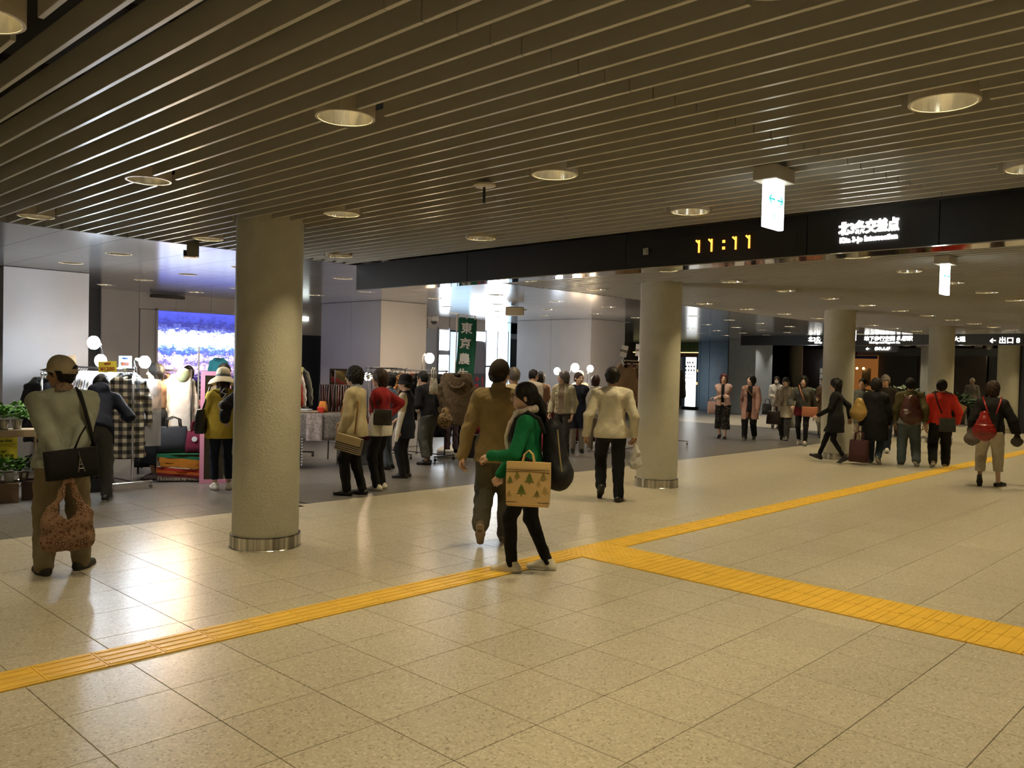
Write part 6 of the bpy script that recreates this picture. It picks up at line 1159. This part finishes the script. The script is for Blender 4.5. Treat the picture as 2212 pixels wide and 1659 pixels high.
# the others, bag hung at a figure's local point
def hb_(k,p,w,d,h,m,lab,handle=.12,turn=0,strap=None,hm=None,taper=.85,name='handbag',cat='bag',tilt=0):
    i=PEO[k][1]; l,rz=carried(i,p,turn); o=bag(l,rz,w,d,h,m,lab,handle,hm,taper,name,cat=cat,tilt=tilt)
    if strap: add_strap(o,i,strap,hm or m,.011)
    return o
def soft(k,p,w,h,m,lab,name='shoulder_bag',d=1.5,strap=None,turn=0):
    i=PEO[k][1]; l,rz=carried(i,p,turn); o=empty(name,l,rz,lab,'bag'); g=SDF((-w,-w*.8,-.06),(w,w*.8,h+.1),.010); g.cone((0,0,w*.42),(0,0,h*.75),w*.5,w*.30,.03,(0,1,0),d); g.cone((-w*.2,0,w*.4),(w*.2,0,w*.4),w*.36,w*.36,.03,(0,1,0),d); g.folds(.005,5,1.8); link('bag_body',arrays_mesh('bag_body',[g.nets()],m),o)
    if strap: add_strap(o,i,strap,m,.011)
    return o
STRIPE=mat('striped weave',(.30,.24,.15),.8); nt=STRIPE.node_tree; wv=nt.nodes.new('ShaderNodeTexWave'); wv.bands_direction='Z'; wv.inputs['Scale'].default_value=13; tc=nt.nodes.new('ShaderNodeTexCoord'); rr=nt.nodes.new('ShaderNodeValToRGB'); rr.color_ramp.interpolation='CONSTANT'; rr.color_ramp.elements[0].color=(.012,.010,.010,1); rr.color_ramp.elements[1].color=(.42,.34,.22,1); rr.color_ramp.elements[1].position=.45; nt.links.new(tc.outputs['Object'],wv.inputs[0]); nt.links.new(wv.outputs['Fac'],rr.inputs[0]); nt.links.new(rr.outputs[0],nt.nodes['Principled BSDF'].inputs['Base Color'])
o=hb_('cream',(-.255,-.02,.56),.34,.09,.20,STRIPE,'black and tan striped shoulder bag with a tan flap carried by the woman in cream',0,-math.pi/2,[(-.24,.06,.76),(-.2,.09,1.05),(-.13,.03,1.33),(-.12,-.09,1.15),(-.22,-.10,.78)],TANL,1.0,'shoulder_bag',tilt=.22); MB().box((0,-.052,.155),(.33,.012,.10),bev=.004).build('flap',mat('tan flap',(.36,.27,.14),.6),o)
hb_('red',(-.20,-.12,.86),.24,.10,.2,BLKL,'black shoulder bag of the woman in the red cardigan',0,-math.pi/2,[(-.18,-.04,1.1),(-.14,.0,1.33),(-.16,.08,1.2),(-.2,.0,1.0)],BLKL,1.0,'shoulder_bag')
soft('leop',(.02,-.30,.62),.30,.32,LEOP,'leopard print handbag of the woman leaning to the coat rack','handbag')
sc_=hb_('leop',(-.12,-.16,1.16),.16,.08,.26,motif('pale leaf print',(.55,.54,.44),(.35,.18,.10),22,.3),'pale printed shoulder tote hanging down the back of the woman in black',.17,0,None,mat('pale strap',(.6,.58,.48),.7),.8,'tote_bag')
hb_('yellow',(-.26,.02,.72),.26,.12,.30,BLKL,'black and cream tote at the left side of the woman in yellow',.0,1.2,[(-.25,.0,1.0),(-.16,-.02,1.31)],BLKL,.9,'tote_bag'); hb_('yellow',(.20,-.10,.45),.20,.12,.28,F_('cream cotton bag',(.6,.57,.46)),'cream cloth bag hanging between the woman in yellow and the bomber jacket',.12,.2,None,None,.85,'tote_bag')
MB().tube([(0,0,0)]+[(.05*math.cos(t),-.01,.06+.05*math.sin(t)) for t in [i*.5 for i in range(11)]]+[(.02,0,.16),(.05,0,.2),(-.01,0,.22),(.03,0,.27)],.006,6).build('sleeve_embroidery',mat('white thread',(.5,.5,.48),.8),PEO['bomber'][0],loc=tuple(np.array(PEO['bomber'][1]['arms'][0][1])+[-.062,-.02,-.06])) 
hb_('pink',(.24,.02,.60),.26,.10,.30,F_('pale pink tote',(.50,.34,.29)),'pale pink tote on the arm of the woman in floral culottes',.10,.3,None,None,.95,'tote_bag')
hb_('coat',(.06,.16,1.0),.02,.02,.02,TANL,'thin tan crossbody strap across the woman in the dusty pink coat',0,0,[(.14,.10,1.30),(.0,.16,1.15),(-.12,.15,1.0)],TANL,1.,'strap')
hb_('mask',(.24,.05,.40),.30,.14,.32,BLKL,'black handbag carried by the masked woman',.14); hb_('scarf',(.24,.16,.38),.34,.16,.32,DKL,'large dark handbag carried by the woman in the beige coat',.14)
hb_('gray',(-.16,.19,.66),.34,.08,.22,mat('orange leather',(.52,.19,.09),.5),'orange shoulder bag across the woman in the grey jacket',0,0,[(-.05,.19,1.0),(.04,.17,1.2),(.09,.08,1.36)],mat('orange leather',(.52,.19,.09),.5),1.0,'shoulder_bag'); hb_('scarf',(-.25,.08,.30),.24,.12,.36,F_('grey white paper',(.42,.43,.41)),'pale grey shopping bag between the beige coat and the grey jacket',.12,0,None,None,1.0,'shopping_bag')
soft('blackc',(-.27,-.06,.80),.30,.42,mat('mustard leather',(.36,.23,.06),.45),'mustard yellow shoulder bag on the woman in the long black coat',d=1.4,strap=[(-.25,-.04,1.10),(-.15,-.02,1.34)]); hb_('blackd',(-.10,-.42,.05),.34,.14,.40,mat('dark red fabric',(.055,.012,.014),.7),'dark red tote near the floor between the black dress and the black coat',.16,1.4,None,None,.95,'tote_bag')
def pack(k,p,m,lab,w=.15,h=.36,name='backpack',soft=0):
    i=PEO[k][1]; l,rz=carried(i,p); o=empty(name,l,rz,lab,'backpack'); g=SDF((-.26,-.22,-.1),(.26,.2,h+.2),.011); g.cone((0,-.01,.09),(0,.03,h-.04),w,w*(.72-soft),.04,(0,1,0),1.35); g.cone((-w*.5,-.06,.07),(w*.5,-.06,.07),w*.52,w*.52,.04,(0,1,0),1.2); g.folds(.006,3,1.5); link('pack_body',arrays_mesh('pack_body',[g.nets()],m),o); MB().sheet(lambda u,v:((u-.5)*w*1.7,-.115-.03*math.sin(math.pi*u)+.03*v,.05+.14*v),8,4,.006).build('front_pocket',m,o,smooth=True)
    A=pull(o,i)
    for sd in (-1,1): MB().tube([tuple(A@Vector(q)) for q in ((sd*.05,p[1]-.0,p[2]+h-.02),(sd*.10,-.12,1.26),(sd*.12,.0,1.345),(sd*.13,.13,1.2))],.013,8).build('shoulder_strap',m,o,smooth=True)
    return o
pack('brown',(0,-.20,.84),mat('dark maroon leather',(.060,.016,.013),.35,noise=.3,nscale=6),'brown maroon leather backpack on the man in the olive jumper',.18,.36)
pack('backp',(-.10,-.215,.76),mat('red leather',(.26,.018,.014),.25,noise=.3,nscale=7,bump=.2,bscale=20),'glossy red leather backpack on the woman in cropped white trousers',.155,.36,soft=.3)
soft('backp',(-.25,-.03,.62),.20,.30,F_('grey shoulder bag cloth',(.14,.125,.11)),'grey soft bag beside the red backpack',d=1.9); soft('backp',(.34,.05,.63),.15,.18,DKL,'dark purse in the right hand of the woman with the red backpack','purse')
hb_('redman',(.09,-.205,.66),.27,.08,.24,F_('dark grey canvas',(.045,.048,.045)),'dark grey canvas shoulder bag on the man in the red jumper',0,0,[(.0,-.195,.98),(-.07,-.185,1.15),(-.12,-.11,1.33),(-.11,.0,1.37)],BLKC,.95,'shoulder_bag'); MB().box((0,0,0),(.21,.006,.15),M=Matrix.Rotation(.5,4,'Y')).build('paper_sheet',mat('tan paper',(.60,.41,.175),.5),loc=tuple(wpt(PEO['redman'][1],(.30,.20,1.08))),rz=PEO['redman'][1]['rz'],label='sheet of tan paper held by the man in the red jumper',category='paper')
i_=PEO['navyd'][1]; MB().tube([tuple(p) for p in (wpt(i_,i_['arms'][1][2])+np.array([0,0,-.02]),wpt(i_,i_['arms'][1][2])+np.array([0,0,-.1]))],.012,6).build('blue_strap',mat('bright blue strap',(.02,.12,.6),.5),label='small bright blue strap hanging from the hand of the woman in the navy dress',category='strap')
